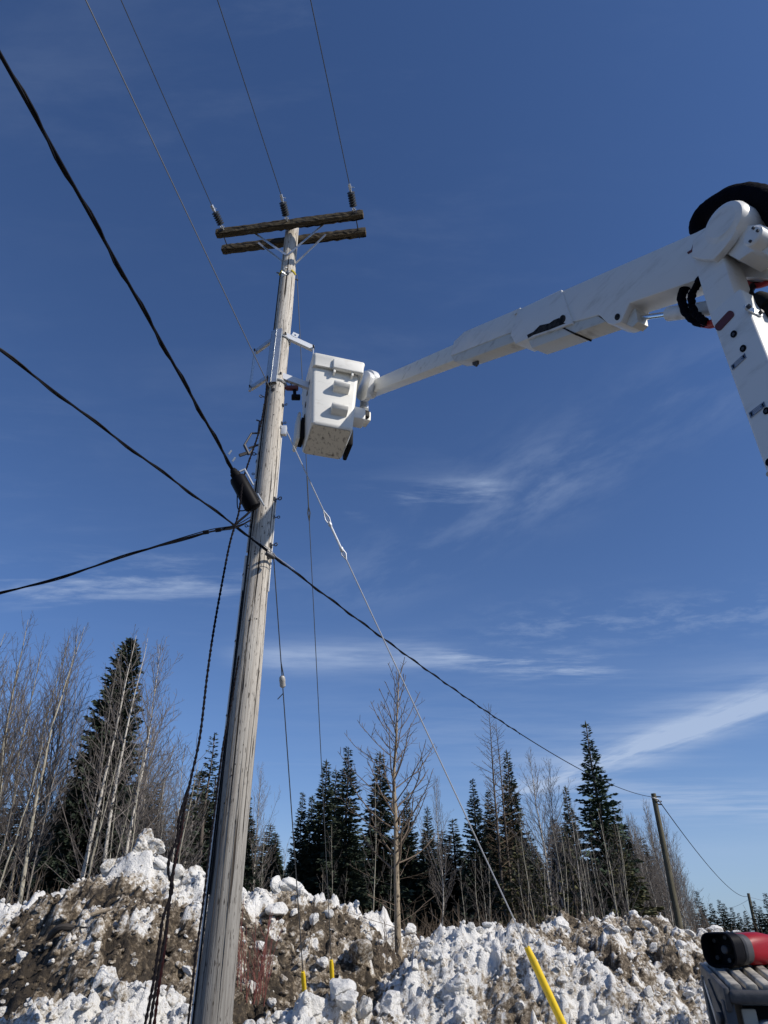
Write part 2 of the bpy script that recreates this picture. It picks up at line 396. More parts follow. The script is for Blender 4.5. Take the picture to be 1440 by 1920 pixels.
# snow: clean, dirty and earth by a per-vertex dirt value plus fine grain
def snow_material(name, attr=True, level=0.0):
    m = bpy.data.materials.new(name); m.use_nodes = True
    nd, lk = m.node_tree.nodes, m.node_tree.links; b = nd['Principled BSDF']
    b.inputs['Roughness'].default_value = 0.75; b.inputs['Specular IOR Level'].default_value = 0.25
    geo = nd.new('ShaderNodeNewGeometry')
    def noise(sc, det, ro=0.6):
        n = nd.new('ShaderNodeTexNoise'); n.inputs['Scale'].default_value = sc; n.inputs['Detail'].default_value = det; n.inputs['Roughness'].default_value = ro
        lk.new(geo.outputs['Position'], n.inputs['Vector']); return n.outputs['Fac']
    def ma(op, a, b_):
        n = nd.new('ShaderNodeMath'); n.operation = op
        for i, v in enumerate((a, b_)):
            if isinstance(v, (int, float)): n.inputs[i].default_value = v
            else: lk.new(v, n.inputs[i])
        return n.outputs[0]
    n1 = noise(3.0, 5); n2 = noise(17.0, 8, 0.72); n3 = noise(60.0, 3)
    if attr:
        at = nd.new('ShaderNodeAttribute'); at.attribute_name = 'dirt'; base = at.outputs['Fac']
    else:
        oi = nd.new('ShaderNodeObjectInfo')
        base = ma('ADD', ma('MULTIPLY', ma('POWER', oi.outputs['Random'], 2.0), 0.34), level)
    s = ma('ADD', base, ma('MULTIPLY', ma('SUBTRACT', n2, 0.5), 1.9))
    s = ma('ADD', s, ma('MULTIPLY', ma('SUBTRACT', n1, 0.5), 0.5))
    s = ma('ADD', s, ma('MULTIPLY', ma('SUBTRACT', n3, 0.5), 0.25))
    cr = nd.new('ShaderNodeValToRGB'); lk.new(s, cr.inputs[0]); e = cr.color_ramp.elements
    e[0].position = 0.22; e[0].color = (0.83, 0.82, 0.79, 1)
    e[1].position = 1.0; e[1].color = (0.045, 0.036, 0.027, 1)
    for p, c in ((0.36, (0.64, 0.61, 0.56, 1)), (0.50, (0.40, 0.345, 0.27, 1)), (0.64, (0.215, 0.172, 0.122, 1)), (0.80, (0.098, 0.075, 0.05, 1))):
        q = e.new(p); q.color = c
    lk.new(cr.outputs[0], b.inputs['Base Color'])
    hgt = ma('ADD', ma('MULTIPLY', n2, 1.0), ma('MULTIPLY', n3, 0.35))
    bp = nd.new('ShaderNodeBump'); bp.inputs['Strength'].default_value = 0.9; bp.inputs['Distance'].default_value = 0.07
    lk.new(hgt, bp.inputs['Height']); lk.new(bp.outputs[0], b.inputs['Normal'])
    M[name] = m
snow_material('snow_bank'); snow_material('snow_clean', False, 0.02); snow_material('snow_dirty', False, 0.26); snow_material('snow_soil', False, 0.52)

# ------------------------------------------------------------------ numpy noise
rng = np.random.default_rng(7)
PERM = rng.random((3, 256, 256))
def vnoise(x, y, ch=0):
    xi = np.floor(x).astype(int); yi = np.floor(y).astype(int); fx = x - xi; fy = y - yi
    fx = fx * fx * (3 - 2 * fx); fy = fy * fy * (3 - 2 * fy); P = PERM[ch]
    g = lambda a, b: P[a & 255, b & 255]
    return (g(xi, yi) * (1 - fx) + g(xi + 1, yi) * fx) * (1 - fy) + (g(xi, yi + 1) * (1 - fx) + g(xi + 1, yi + 1) * fx) * fy
def fbm(x, y, o=4, ch=0):
    s = 0; a = 0.5
    for i in range(o): s = s + a * vnoise(x * 2 ** i + 17.3 * i, y * 2 ** i + 9.1 * i, ch); a *= 0.5
    return s / (1 - 0.5 ** o)
def lumps(x, y, cell, seed=0):
    """domes of random size in jittered cells: returns height 0..1 and the cell's random value"""
    x = x / cell + seed * 13.7; y = y / cell + seed * 7.3
    xi = np.floor(x).astype(int); yi = np.floor(y).astype(int)
    best = np.zeros_like(x); rid = np.zeros_like(x)
    for dx in (-1, 0, 1):
        for dy in (-1, 0, 1):
            a, b = (xi + dx) & 255, (yi + dy) & 255
            px = xi + dx + 0.15 + 0.7 * PERM[0][a, b]; py = yi + dy + 0.15 + 0.7 * PERM[1][a, b]; r = 0.35 + 0.55 * PERM[2][a, b]
            th = PERM[1][b, a] * 6.28; ux, uy = (x - px), (y - py)
            qx = (ux * np.cos(th) + uy * np.sin(th)); qy = (-ux * np.sin(th) + uy * np.cos(th)) * (1.0 + 0.5 * PERM[0][b, a])
            d = np.maximum(np.abs(qx) * 0.9 + np.abs(qy) * 0.35, np.hypot(qx, qy)) / r
            h = np.clip(1 - d ** 3, 0, 1) * r
            k = h > best; best = np.where(k, h, best); rid = np.where(k, PERM[0][b, a], rid)
    return best, rid

# ------------------------------------------------------------------ ground and snow banks
g = MB(); S_ = 900
g.add([(-S_, -S_, 0), (S_, -S_, 0), (S_, S_, 0), (-S_, S_, 0)], [(0, 1, 2, 3)])
tag(g.build('ground', 'ground'), kind='structure')

RIDGES = [  # (crest pixels with depth Y, front slope, dirt level)
    ([(-420, 1800, 13), (-150, 1765, 12.6), (0, 1722, 12.3), (90, 1697, 12.2), (180, 1666, 12), (205, 1640, 12), (240, 1622, 12), (270, 1612, 12), (305, 1630, 12), (340, 1645, 12), (372, 1655, 12.1), (400, 1680, 12.3), (470, 1672, 12.8)], 0.78, 0.72),
    ([(470, 1672, 12.8), (555, 1672, 13), (605, 1688, 13.2), (660, 1722, 13.8), (710, 1728, 14), (770, 1768, 14.5)], 0.80, 0.55),
    ([(770, 1805, 12.3), (800, 1778, 12), (840, 1744, 11.5), (900, 1732, 11.3), (970, 1732, 11.3), (1040, 1772, 11), (1150, 1830, 10.3), (1290, 1915, 9.5), (1400, 1990, 9)], 0.82, 0.31),
    ([(960, 1745, 15), (1060, 1735, 16), (1150, 1735, 17), (1200, 1727, 17), (1260, 1752, 18), (1330, 1748, 18), (1400, 1768, 19), (1500, 1775, 20), (1800, 1800, 22)], 0.55, 0.66),
    ([(430, 1960, 8.2), (500, 1928, 8.3), (560, 1898, 8.5), (640, 1884, 8.6), (700, 1902, 8.6), (760, 1930, 8.8), (830, 1960, 9)], 0.62, 0.28),
    ([(-150, 1935, 8.6), (60, 1910, 8.6), (200, 1903, 8.6), (300, 1897, 8.7), (380, 1912, 8.6)], 0.6, 0.22),
]
RP = [(np.array([PY(*p) for p in pts]), sl, dl) for pts, sl, dl in RIDGES]
def bank_base(x, y):
    best = np.full(x.shape, -9.0); own = np.zeros(x.shape, int); below = np.zeros(x.shape)
    for k, (P, sl, dl) in enumerate(RP):
        hk = np.full(x.shape, -9.0); zc = np.zeros(x.shape)
        for a, b in zip(P[:-1], P[1:]):
            d = b[:2] - a[:2]; L2 = d @ d
            t = np.clip(((x - a[0]) * d[0] + (y - a[1]) * d[1]) / L2, 0, 1)
            dist = np.hypot(x - a[0] - t * d[0], y - a[1] - t * d[1]); z = a[2] + t * (b[2] - a[2])
            h = z - sl * (np.sqrt(dist ** 2 + 0.04) - 0.2)
            m = h > hk; hk = np.where(m, h, hk); zc = np.where(m, z, zc)
        m = hk > best; best = np.where(m, hk, best); own = np.where(m, k, own); below = np.where(m, zc - hk, below)
    return best, own, below
def bank(x, y):
    """height and dirt of the ploughed snow"""
    x = np.asarray(x, float); y = np.asarray(y, float)
    wx = x + 0.35 * (fbm(x * 0.9, y * 0.9, 3, 1) - 0.5); wy = y + 0.5 * (fbm(x * 0.9 + 40, y * 0.9, 3, 2) - 0.5)
    h, own, below = bank_base(wx, wy)
    lv = np.array([r[2] for r in RP])[own]
    L1, r1 = lumps(x, y, 0.62, 1); L2, r2 = lumps(x, y, 0.27, 2); L3, r3 = lumps(x, y, 0.12, 3); L4, r4 = lumps(x, y, 0.065, 4)
    edge = np.clip(h / 0.5, 0, 1)
    hh = h + edge * (0.20 * L1 * (r1 > 0.72) + 0.11 * L2 * (r2 > 0.6) + 0.075 * L3 * (r3 > 0.4) + 0.04 * L4 + 0.42 * (fbm(x * 1.2, y * 1.2, 5) - 0.5) + 0.17 * (0.5 - np.abs(fbm(x * 3.1 + 9, y * 3.1, 4, 1) - 0.5) * 2) + 0.18 * (fbm(x * 7.5, y * 7.5, 3, 2) - 0.5) + 0.09 * (fbm(x * 17, y * 17, 2, 1) - 0.5) - 0.10)
    nb = fbm(x * 0.8 + 5, y * 0.8 + 3, 4, 2); nb2 = fbm(x * 2.6, y * 2.6, 3, 1)
    dirt = lv + 0.9 * (nb - 0.5) + 0.5 * (nb2 - 0.5)
    lf = (own == 0); dirt = np.where(lf, dirt + np.clip((below - 0.42) * 1.6, -0.6, 0.16), dirt)
    ct = (own == 1); dirt = np.where(ct, dirt + np.clip((below - 0.25) * 1.2, -0.3, 0.12), dirt)
    dirt = dirt + np.where((r2 > 0.74) & (L2 > 0.25), -0.34, 0) + np.where((r1 > 0.85) & (L1 > 0.3), -0.3, 0) - 0.16 * (L3 - 0.35) + np.where((r3 > 0.9) & (L3 > 0.3), -0.25, 0)
    return np.maximum(hh, -0.2), np.clip(dirt, 0, 1.0)
# polar-ish grid, finer near the camera
NX, NY = 760, 440
u = np.linspace(-1, 1, NX); v = np.linspace(0, 1, NY)
yy = 7.0 + 14.5 * v ** 1.35
GY, GU = np.meshgrid(yy, u, indexing='ij'); GX = GU * (GY * 0.78 + 1.5)
GZ, GD = bank(GX, GY)
idx = np.arange(NX * NY).reshape(NY, NX)
quads = np.stack([idx[:-1, :-1], idx[:-1, 1:], idx[1:, 1:], idx[1:, :-1]], -1).reshape(-1, 4)
def fast_mesh(name, V, Q, mats, smooth=True):
    me = bpy.data.meshes.new(name); n, k = Q.shape
    me.vertices.add(len(V)); me.vertices.foreach_set('co', np.asarray(V, np.float32).ravel())
    me.loops.add(n * k); me.loops.foreach_set('vertex_index', Q.astype(np.int32).ravel())
    me.polygons.add(n); me.polygons.foreach_set('loop_start', np.arange(0, n * k, k, dtype=np.int32))
    me.polygons.foreach_set('use_smooth', np.full(n, smooth))
    for m in mats: me.materials.append(M[m])
    me.update(calc_edges=True); me.validate(); return me
jx = 0.02 * (fbm(GX * 9, GY * 9, 2, 1) - 0.5)
me = fast_mesh('snow_bank', np.stack([GX + jx, GY, GZ], -1).reshape(-1, 3), quads, ['snow_bank'])
at = me.attributes.new('dirt', 'FLOAT', 'POINT'); at.data.foreach_set('value', GD.astype(np.float32).ravel())
snow_bank = bpy.data.objects.new('snow_bank', me); COL.objects.link(snow_bank); ORIG[snow_bank] = np.zeros(3)
tag(snow_bank, 'ploughed banks of dirty lumpy snow behind the wooden pole', kind='structure')
def hit(px, py, y0=7.5, y1=22):
    """where the sight line through a pixel meets the bank"""
    Y = np.arange(y0, y1, 0.03); r = ray(px, py); P = CAM + r[None, :] * (Y / r[1])[:, None]
    h, _ = bank(P[:, 0], P[:, 1]); k = np.nonzero(h >= P[:, 2])[0]
    i = k[0] if len(k) else len(Y) - 1
    return np.array([P[i, 0], P[i, 1], h[i]])

# snow chunks: angular broken blocks
def chunk_mesh(seed, sub=2, squash=(1, 1, 1), mats=('snow_clean',), cuts=7):
    r = np.random.default_rng(seed); bm = bmesh.new(); bmesh.ops.create_icosphere(bm, subdivisions=sub, radius=1.0)
    V = np.array([v.co[:] for v in bm.verts])
    for _ in range(cuts):
        n = r.normal(size=3); n /= np.linalg.norm(n); c = 0.50 + 0.32 * r.random()
        d = V @ n - c; V = V - np.clip(d, 0, None)[:, None] * n * 0.95
    V = V * np.array(squash); nrm = V / (np.linalg.norm(V, axis=1)[:, None] + 1e-6)
    for fq, am in ((1.7, .13), (3.6, .10), (8.0, .055)):
        nz = fbm(V[:, 0] * fq + seed * 3.1 + V[:, 2] * fq * .73, V[:, 1] * fq + seed * 1.7 - V[:, 2] * fq * .91, 3) - .5
        V = V + nrm * (nz * am * 2)[:, None]
    for v, c in zip(bm.verts, V): v.co = c
    me = bpy.data.meshes.new('snow_chunk'); bm.to_mesh(me); bm.free()
    me.polygons.foreach_set('use_smooth', [True] * len(me.polygons))
    me.set_sharp_from_angle(angle=math.radians(48))
    for m in mats: me.materials.append(M[m])
    return me
CH = [chunk_mesh(100 + i, 4, (1, 0.6 + 0.35 * (i % 3) / 2, 0.55 + 0.4 * ((i * 7) % 5) / 4)) for i in range(10)]
CLOD = [chunk_mesh(250 + i, 3, (1, .8, .7), ('snow_soil',)) for i in range(4)]
CHD = [chunk_mesh(200 + i, 4, (1, 0.75, 0.6 + 0.08 * i), ('snow_dirty',)) for i in range(5)]
PEAK = chunk_mesh(301, 5, (0.62, 0.5, 1.0), ('snow_clean',), 9)
def chunk(p, size, me, rot=None, label=None, sink=0.25, scale=(1, 1, 1)):
    o = bpy.data.objects.new('snow_chunk', me); COL.objects.link(o); o.parent = snow_bank
    o.location = (p[0], p[1], p[2] + size * (0.6 - sink) * scale[2]); o.scale = (size * scale[0], size * scale[1], size * scale[2])
    o.rotation_euler = rot or (random.uniform(-.5, .5), random.uniform(-.5, .5), random.uniform(0, 6.28))
    if label: o['label'] = label
    return o
random.seed(11)
def crest(px, k):
    """point on ridge k under a pixel column"""
    pts = RIDGES[k][0]; xs = [p[0] for p in pts]
    return PY(px, np.interp(px, xs, [p[1] for p in pts]), np.interp(px, xs, [p[2] for p in pts]))
def seat(p): h, _ = bank(np.array([p[0]]), np.array([p[1]])); return np.array([p[0], p[1], h[0]])
chunk(seat(crest(266, 0)), 0.27, PEAK, (0.1, 0.18, 0.4), 'tall pointed snow block on the highest crest', 0.32, (1.4, 1.1, .95))
BIG = [(0, 232, .20, 1), (0, 205, .24, 0), (0, 282, .22, 0), (0, 305, .25, 0), (0, 328, .26, 0), (0, 352, .20, 1), (0, 368, .28, 0), (0, 180, .22, 0), (0, 150, .18, 0), (0, 118, .2, 0), (0, 60, .16, 0), (0, 20, .18, 1), (0, 405, .16, 0), (0, 448, .22, 0),
       (1, 490, .2, 1), (1, 520, .24, 0), (1, 552, .30, 0), (1, 580, .24, 0), (1, 604, .2, 1), (1, 640, .22, 0), (1, 690, .16, 0), (1, 712, .2, 0), (1, 742, .14, 0),
       (2, 790, .14, 0), (2, 815, .16, 0), (2, 842, .18, 0), (2, 868, .16, 0), (2, 905, .14, 0), (2, 948, .2, 0), (2, 962, .17, 0), (2, 1010, .15, 0), (2, 1050, .16, 0), (2, 1110, .14, 0), (2, 1180, .13, 0),
       (3, 1052, .30, 0), (3, 1085, .18, 1), (3, 1120, .2, 1), (3, 1150, .18, 0), (3, 1190, .26, 0), (3, 1215, .24, 0), (3, 1255, .16, 1), (3, 1292, .22, 0), (3, 1318, .26, 0), (3, 1342, .42, 0), (3, 1368, .26, 1), (3, 1385, .2, 0),
       (4, 470, .2, 0), (4, 510, .24, 0), (4, 545, .3, 0), (4, 585, .26, 0), (4, 640, .3, 0), (4, 680, .26, 0), (4, 735, .2, 0), (5, 60, .2, 0), (5, 150, .22, 0), (5, 215, .2, 1), (5, 275, .3, 0), (5, 330, .2, 0), (5, 20, .2, 0)]
for k, px, s, d in BIG:
    s *= random.uniform(.75, 1.0) if (k == 0 and 190 < px < 380) or px in (1052, 552, 520, 962) else random.uniform(.40, .72)
    p = seat(crest(px, k)); chunk(p, s, random.choice(CHD if d else CH), scale=(random.uniform(.8, 1.2), random.uniform(.8, 1.1), random.uniform(.75, 1.15)), sink=.42)
for px, py, s, d, lab in [(518, 1712, .27, 0, 'rounded white snow boulder high on the middle bank'), (676, 1800, .36, 1, 'large grey-beige snow boulder left of the bare tree'), (640, 1800, .16, 0, None), (790, 1700, .2, 0, None), (800, 1775, .22, 0, None),
                          (778, 1815, .22, 0, None), (900, 1750, .18, 0, None), (860, 1860, .24, 0, None), (1000, 1810, .16, 0, None), (975, 1890, .15, 0, None), (730, 1890, .3, 0, None), (650, 1880, .26, 0, None), (320, 1880, .26, 0, None), (550, 1720, .16, 0, None), (485, 1780, .16, 0, None),
                          (590, 1730, .2, 0, None), (615, 1720, .18, 0, None), (470, 1860, .18, 0, None), (510, 1890, .16, 0, None), (180, 1790, .12, 0, None), (155, 1720, .12, 0, None), (155, 1738, .11, 0, None), (95, 1812, .14, 0, None), (40, 1805, .14, 0, None), (760, 1690, .2, 0, None), (1230, 1790, .22, 0, None), (1180, 1795, .18, 0, None), (1255, 1850, .2, 0, None)]:
    chunk(hit(px, py), s * (.72 if lab else random.uniform(.4, .65)), random.choice(CHD if d else CH), label=lab, sink=.4)
rr = np.random.default_rng(5); n = 0
while n < 120:
    px, py = rr.uniform(0, 1440), rr.uniform(1640, 1915); p = hit(px, py, 7.6, 20)
    if p[1] > 19.5 or p[2] < 0.3: continue
    _, dd = bank(np.array([p[0]]), np.array([p[1]]))
    if dd[0] > 0.5 and rr.random() < 0.8: continue
    s = float(.03 + .075 * rr.random() ** 2) * (1.0 if p[1] < 13 else 1.3)
    chunk(p, s, random.choice(CHD if dd[0] > 0.5 and rr.random() < .6 else CH), scale=(1, rr.uniform(.7, 1.1), rr.uniform(.7, 1.1))); n += 1
n = 0
while n < 120:
    px, py = rr.uniform(0, 780), rr.uniform(1680, 1890); p = hit(px, py, 7.6, 20)
    if p[1] > 17 or p[2] < 0.3: continue
    _, dd = bank(np.array([p[0]]), np.array([p[1]]))
    if dd[0] < 0.5: continue
    chunk(p, float(.03 + .07 * rr.random() ** 2), random.choice(CLOD if rr.random() < .75 else CHD), scale=(1, rr.uniform(.7, 1.1), rr.uniform(.6, 1.0)), sink=.4); n += 1
# crumbs too small to pick apart
base = []
for i in range(6):
    r = np.random.default_rng(400 + i); bm = bmesh.new(); bmesh.ops.create_icosphere(bm, subdivisions=1, radius=1.0)
    V = np.array([v.co[:] for v in bm.verts]) * (0.75 + 0.5 * r.random((len(bm.verts), 1))) * np.array([1, .8, .75]); T = np.array([[v.index for v in f.verts] for f in bm.faces]); bm.free(); base.append((V, T))
NR = 13000
rx = rr.uniform(-1, 1, NR * 2); ry = 7.4 + 12 * rr.random(NR * 2) ** 1.3; rx = rx * (ry * 0.72 + 1)
rz, rd = bank(rx, ry); keep = np.nonzero((rz > 0.25) & (rr.random(NR * 2) > np.clip(rd - 0.5, 0, 0.4)))[0][:NR]
VV, TT, DD = [], [], []; c0 = 0
for i in keep:
    V, T = base[int(rr.integers(6))]; s = 0.012 + 0.032 * rr.random() ** 2.2; a = rr.random() * 6.28; ca, sa = math.cos(a), math.sin(a)
    W = V * s * (0.7 + 0.6 * rr.random(3)); W = np.stack([W[:, 0] * ca - W[:, 1] * sa, W[:, 0] * sa + W[:, 1] * ca, W[:, 2]], 1) + np.array([rx[i], ry[i], rz[i] + 0.3 * s])
    VV.append(W); TT.append(T + c0); c0 += len(W); DD.append(np.full(len(W), np.clip(rd[i] + rr.uniform(-.45, .2), 0, 1)))
me = fast_mesh('snow_crumbs', np.concatenate(VV), np.concatenate(TT), ['snow_bank'], False)
at = me.attributes.new('dirt', 'FLOAT', 'POINT'); at.data.foreach_set('value', np.concatenate(DD).astype(np.float32))
o = bpy.data.objects.new('snow_crumbs', me); COL.objects.link(o); o.parent = snow_bank; o['kind'] = 'stuff'

# ------------------------------------------------------------------ main wooden pole
PB, PT = PY(399, 1920, 7.1), PY(548, 428, 7.1)
AX = (PT - PB) / np.linalg.norm(PT - PB)
def pole_at(z): t = (z - PB[2]) / (PT[2] - PB[2]); return PB + (PT - PB) * t
def pole_r(z): return 0.158 + (0.110 - 0.158) * (z - 0) / 11.5
POLE = thing('utility_pole', pole_at(0.0), 'tall weathered grey wooden pole with a double crossarm at its top', 'utility pole')
def shaft_mesh(z0, z1, axis, rad, n=90, seg=28, checks=((200, .0, 11.5, .012), (248, 2, 8, .008), (310, 0, 7, .01), (285, 4, 11, .008), (225, 1, 6, .008)), seed=0):
    m = MB(); zs = np.linspace(z0, z1, n); a = np.arange(seg) * 2 * math.pi / seg; V = []
    for z in zs:
        c = axis(z); r = rad(z) * (1 + 0.012 * np.sin(3 * a + z * 0.7) + 0.01 * np.sin(5 * a - z * 1.3 + seed))
        r = r + 0.004 * np.sin(z * 2.1 + seed)
        V.append(np.stack([c[0] + r * np.cos(a), c[1] + r * np.sin(a), np.full(seg, z)], 1))
    F = [(i * seg + j, i * seg + (j + 1) % seg, (i + 1) * seg + (j + 1) % seg, (i + 1) * seg + j) for i in range(n - 1) for j in range(seg)]
    m.add(np.concatenate(V), F, True); m.add(V[-1], [tuple(range(seg))]); return m
shaft_mesh(-0.1, PT[2] + 0.02, pole_at, pole_r).build('shaft', 'pole_wood', POLE, 60)
def on_pole(z, deg, out=0.0):
    """point on the pole's skin; deg 0 = +X, 270 = towards the camera"""
    a = math.radians(deg); r = pole_r(z) + out
    return pole_at(z) + np.array([math.cos(a) * r, math.sin(a) * r, 0])
# long drying checks as real dark grooves lying in the skin
def seam(deg, z0, z1, w, seed):
    r = np.random.default_rng(seed); zs = np.arange(z0, z1, 0.12); ph = r.random() * 6
    pts = [on_pole(z, deg + 2.2 * math.sin(z * 0.9 + ph) + r.uniform(-.6, .6), 0.0015) for z in zs]
    ww = w * np.sin(np.linspace(0.15, math.pi - 0.15, len(zs))) * r.uniform(0.6, 1.2, len(zs))
    MB().tube(pts, ww, 4).build('drying_check', 'plank_bark', POLE)
for i, (dg, z0, z1, w) in enumerate(((231, 4.2, 11.0, .0045), (246, 0.2, 5.2, .0035), (275, 5.8, 9.2, .0025), (292, 0.4, 3.6, .003), (264, 1.6, 4.4, .0025), (306, 2.2, 6.0, .0025))): seam(dg, z0, z1, w, i)
# knots and old nail holes
kr = np.random.default_rng(3)
nh = MB()
for i in range(46):
    z = kr.uniform(2.0, 10.8); dg = kr.uniform(215, 325); p = on_pole(z, dg, -0.004); q = on_pole(z, dg, 0.0025); nh.tube([p, q], kr.uniform(.004, .010), 6)
nh.build('nail_holes', 'plank_bark', POLE)['kind'] = 'stuff'
# crossarms on the near and far side of the pole
ARM_Z = 11.33
def arm(pl, pr, seed):
    a, b = PZ(*pl, ARM_Z), PZ(*pr, ARM_Z); fr = frame(a, (0, 0, 1), b - a); L = np.linalg.norm(b - a); r = np.random.default_rng(seed)
    m = MB(); n = 46; sq = [(-.060, -.05), (-.02, -.053), (.03, -.052), (.060, -.05), (.064, 0), (.060, .05), (.02, .054), (-.03, .053), (-.060, .05), (-.063, 0)]
    V = []
    for i in range(n):
        t = L * i / (n - 1); ch = 0.93 if i in (0, n - 1) else 1
        V.append(np.array([(x * ch + r.normal() * .0035 - (abs(r.normal()) * .006 if x < 0 else 0), y * ch + r.normal() * .003, t) for x, y in sq]))
    W = np.concatenate(V); o_, X, Y, Z = fr; W = o_ + W[:, :1] * X + W[:, 1:2] * Y + W[:, 2:] * Z; k = len(sq)
    m.add(W, [(i * k + j, i * k + (j + 1) % k, (i + 1) * k + (j + 1) % k, (i + 1) * k + j) for i in range(n - 1) for j in range(k)])
    m.add(W[:k], [tuple(range(k))[::-1]]); m.add(W[-k:], [tuple(range(k))])
    # build in the arm's own axes so the grain runs along it
    mm = Matrix(((X[0], Y[0], Z[0]), (X[1], Y[1], Z[1]), (X[2], Y[2], Z[2])))
    me = bpy.data.meshes.new('crossarm'); LV = (np.concatenate(m.v) - o_) @ np.stack([X, Y, Z], 1)
    me.from_pydata(LV.tolist(), [], m.f); me.materials.append(M['arm_wood']); me.update()
    o = bpy.data.objects.new('crossarm', me); COL.objects.link(o); o.parent = POLE
    o.matrix_local = Matrix.Translation(Vector(o_ - ORIG[POLE])) @ mm.to_4x4(); ORIG[o] = o_
    return a, b, (b - a) / L, o
A0, A1, AD, arm_o = arm((406, 438), (681, 402), 1)
B0, B1, BD, armb_o = arm((417, 468), (686, 435), 2)
OUT = np.cross(AD, (0, 0, 1)); OUT /= np.linalg.norm(OUT)
if OUT[1] > 0: OUT = -OUT               # towards the camera
# through bolts that tie the two arms
for a, b in ((A0 + AD * 0.10, B0 + BD * 0.10), (A1 - AD * 0.12, B1 - BD * 0.12)):
    m = MB(); m.tube([a + OUT * 0.10, b - OUT * 0.10], 0.009, 6)
    for q in (a + OUT * 0.055, b - OUT * 0.055): m.box((q, AD, OUT, np.array([0, 0, 1.0])), (-.03, .03), (-.004, .004), (-.03, .03))
    m.build('tie_bolt', 'steel_dark', POLE)
m = MB(); pc = pole_at(ARM_Z); m.tube([pc + OUT * 0.26, pc - OUT * 0.26], 0.011, 6); m.build('centre_bolt', 'steel_dark', POLE)
# flat steel braces: from each arm down to the pole
def strap(p, q, w, t, side):
    d = q - p; fr = frame(p, d, side); return MB().box(fr, (0, np.linalg.norm(d)), (-w / 2, w / 2), (-t / 2, t / 2), 0.0)
mid = (A0 + A1) / 2; midb = (B0 + B1) / 2
cz = ARM_Z - 0.62
for (c, dd, sgn) in ((A0 + AD * np.dot(pc - A0, AD), AD, 1), (B0 + BD * np.dot(pc - B0, BD), BD, -1)):
    near = pole_at(cz) + OUT * sgn * (pole_r(cz) + 0.006)
    for s in (-1, 1):
        strap(c + dd * s * 0.56 + OUT * sgn * 0.066 * (-1) + np.array([0, 0, -0.03]), near + dd * s * 0.015, 0.032, 0.007, OUT).build('brace', 'galvanized', POLE)
# yellow tag with dark bolts below the braces
zt = 10.35
m = MB(); m.tube([on_pole(zt, 205, .06), on_pole(zt, 25, .06)], 0.011, 6); m.build('through_bolt', 'steel_dark', POLE)
def wrap(z, d0, d1, r, mt, name, out=.006, wob=.0):
    MB().tube([on_pole(z + wob * math.sin(d * .3), d, out) for d in np.linspace(d0, d1, 18)], r, 6).build(name, mt, POLE)
wrap(zt - .01, 195, 236, .016, 'tape_yellow', 'yellow_tag'); wrap(zt + .02, 306, 352, .018, 'tape_yellow', 'yellow_tag')
m = MB(); kr = np.random.default_rng(8)
for i in range(16):
    z = zt + kr.uniform(-.16, .06); d = kr.uniform(240, 292); p = on_pole(z, d, .002); m.tube([p, p + np.array([kr.uniform(-.04, .04), -.02 - .03 * kr.random(), kr.uniform(-.06, .03)])], kr.uniform(.005, .012), 5)
m.build('old_hardware', 'galvanized', POLE)['kind'] = 'stuff'
# conduit / wire moulding up the left edge, and a thin one on the right edge
def riser(d, z0, z1, r, mt, name, out=0.008, n=30):
    MB().tube([on_pole(z, d, out) for z in np.linspace(z0, z1, n)], r, 8).build(name, mt, POLE)
riser(190, 6.55, 7.75, 0.014, 'pvc_grey', 'conduit', .014); riser(190, 0.1, 5.45, 0.016, 'pvc_grey', 'conduit', .016); riser(190, 5.5, 6.5, .012, 'pvc_grey', 'conduit', .012)
riser(352, 5.0, 7.2, 0.008, 'pvc_grey', 'ground_moulding'); riser(214, 2.0, 10.4, 0.008, 'black_cable', 'ground_wire', .006); riser(196, 0.1, 5.0, .007, 'black_cable', 'ground_wire', .012)
for z in (1.2, 2.0, 2.8, 3.6, 4.4, 5.2, 6.8, 7.3):
    wrap(z, 175, 206, .006, 'steel_dark', 'conduit_strap', .03)
# dead-end hooks, eye bolts and cleats
def hook(z, d, s, name='eye_bolt', mt='steel_dark', dz=-.02):
    m = MB(); a = on_pole(z, d, -.01); b = on_pole(z, d, .07 * s); m.tube([a, b], .011 * s, 6)
    t = (b - a) / np.linalg.norm(b - a); e = b + t * .028 * s
    m.tube([e + .028 * s * (math.cos(q) * t + math.sin(q) * np.array([0, 0, 1.0])) for q in np.linspace(0, 6.28, 12)], .009 * s, 6)
    m.box(frame(on_pole(z, d, .006), t, (0, 0, 1)), (-.006, .006), (-.035 * s, .035 * s), (-.035 * s, .035 * s))
    m.build(name, mt, POLE)
for z, d, s in ((7.72, 340, .9), (7.42, 345, .9), (7.86, 200, 1.2), (7.92, 262, 1.1), (6.93, 186, 1.2), (6.22, 340, 1.3), (5.98, 352, 1), (5.58, 340, 1.2), (5.42, 330, 1.2), (5.85, 192, 1.0), (6.62, 186, .9)): hook(z, d, s * .58)
# clamp rack on the left (dark bracket with clamps)
m = MB(); b0 = on_pole(7.15, 188, 0.0)
for (p, q, r) in (((0, 0, .12), (-.13, -.02, .10), .012), ((-.13, -.02, .10), (-.20, -.03, -.10), .013), ((-.20, -.03, -.10), (-.13, -.02, -.24), .02), ((0, 0, -.06), (-.14, -.02, -.14), .013), ((-.13, -.02, -.24), (-.08, -.01, -.12), .012), ((0, 0, .30), (-.09, -.01, .33), .010), ((-.05, 0, .30), (-.05, 0, .12), .010), ((-.16, -.02, -.22), (-.24, -.05, -.28), .022)):
    m.tube([b0 + np.array(p), b0 + np.array(q)], r, 6)
m.build('clamp_rack', 'steel_dark', POLE)

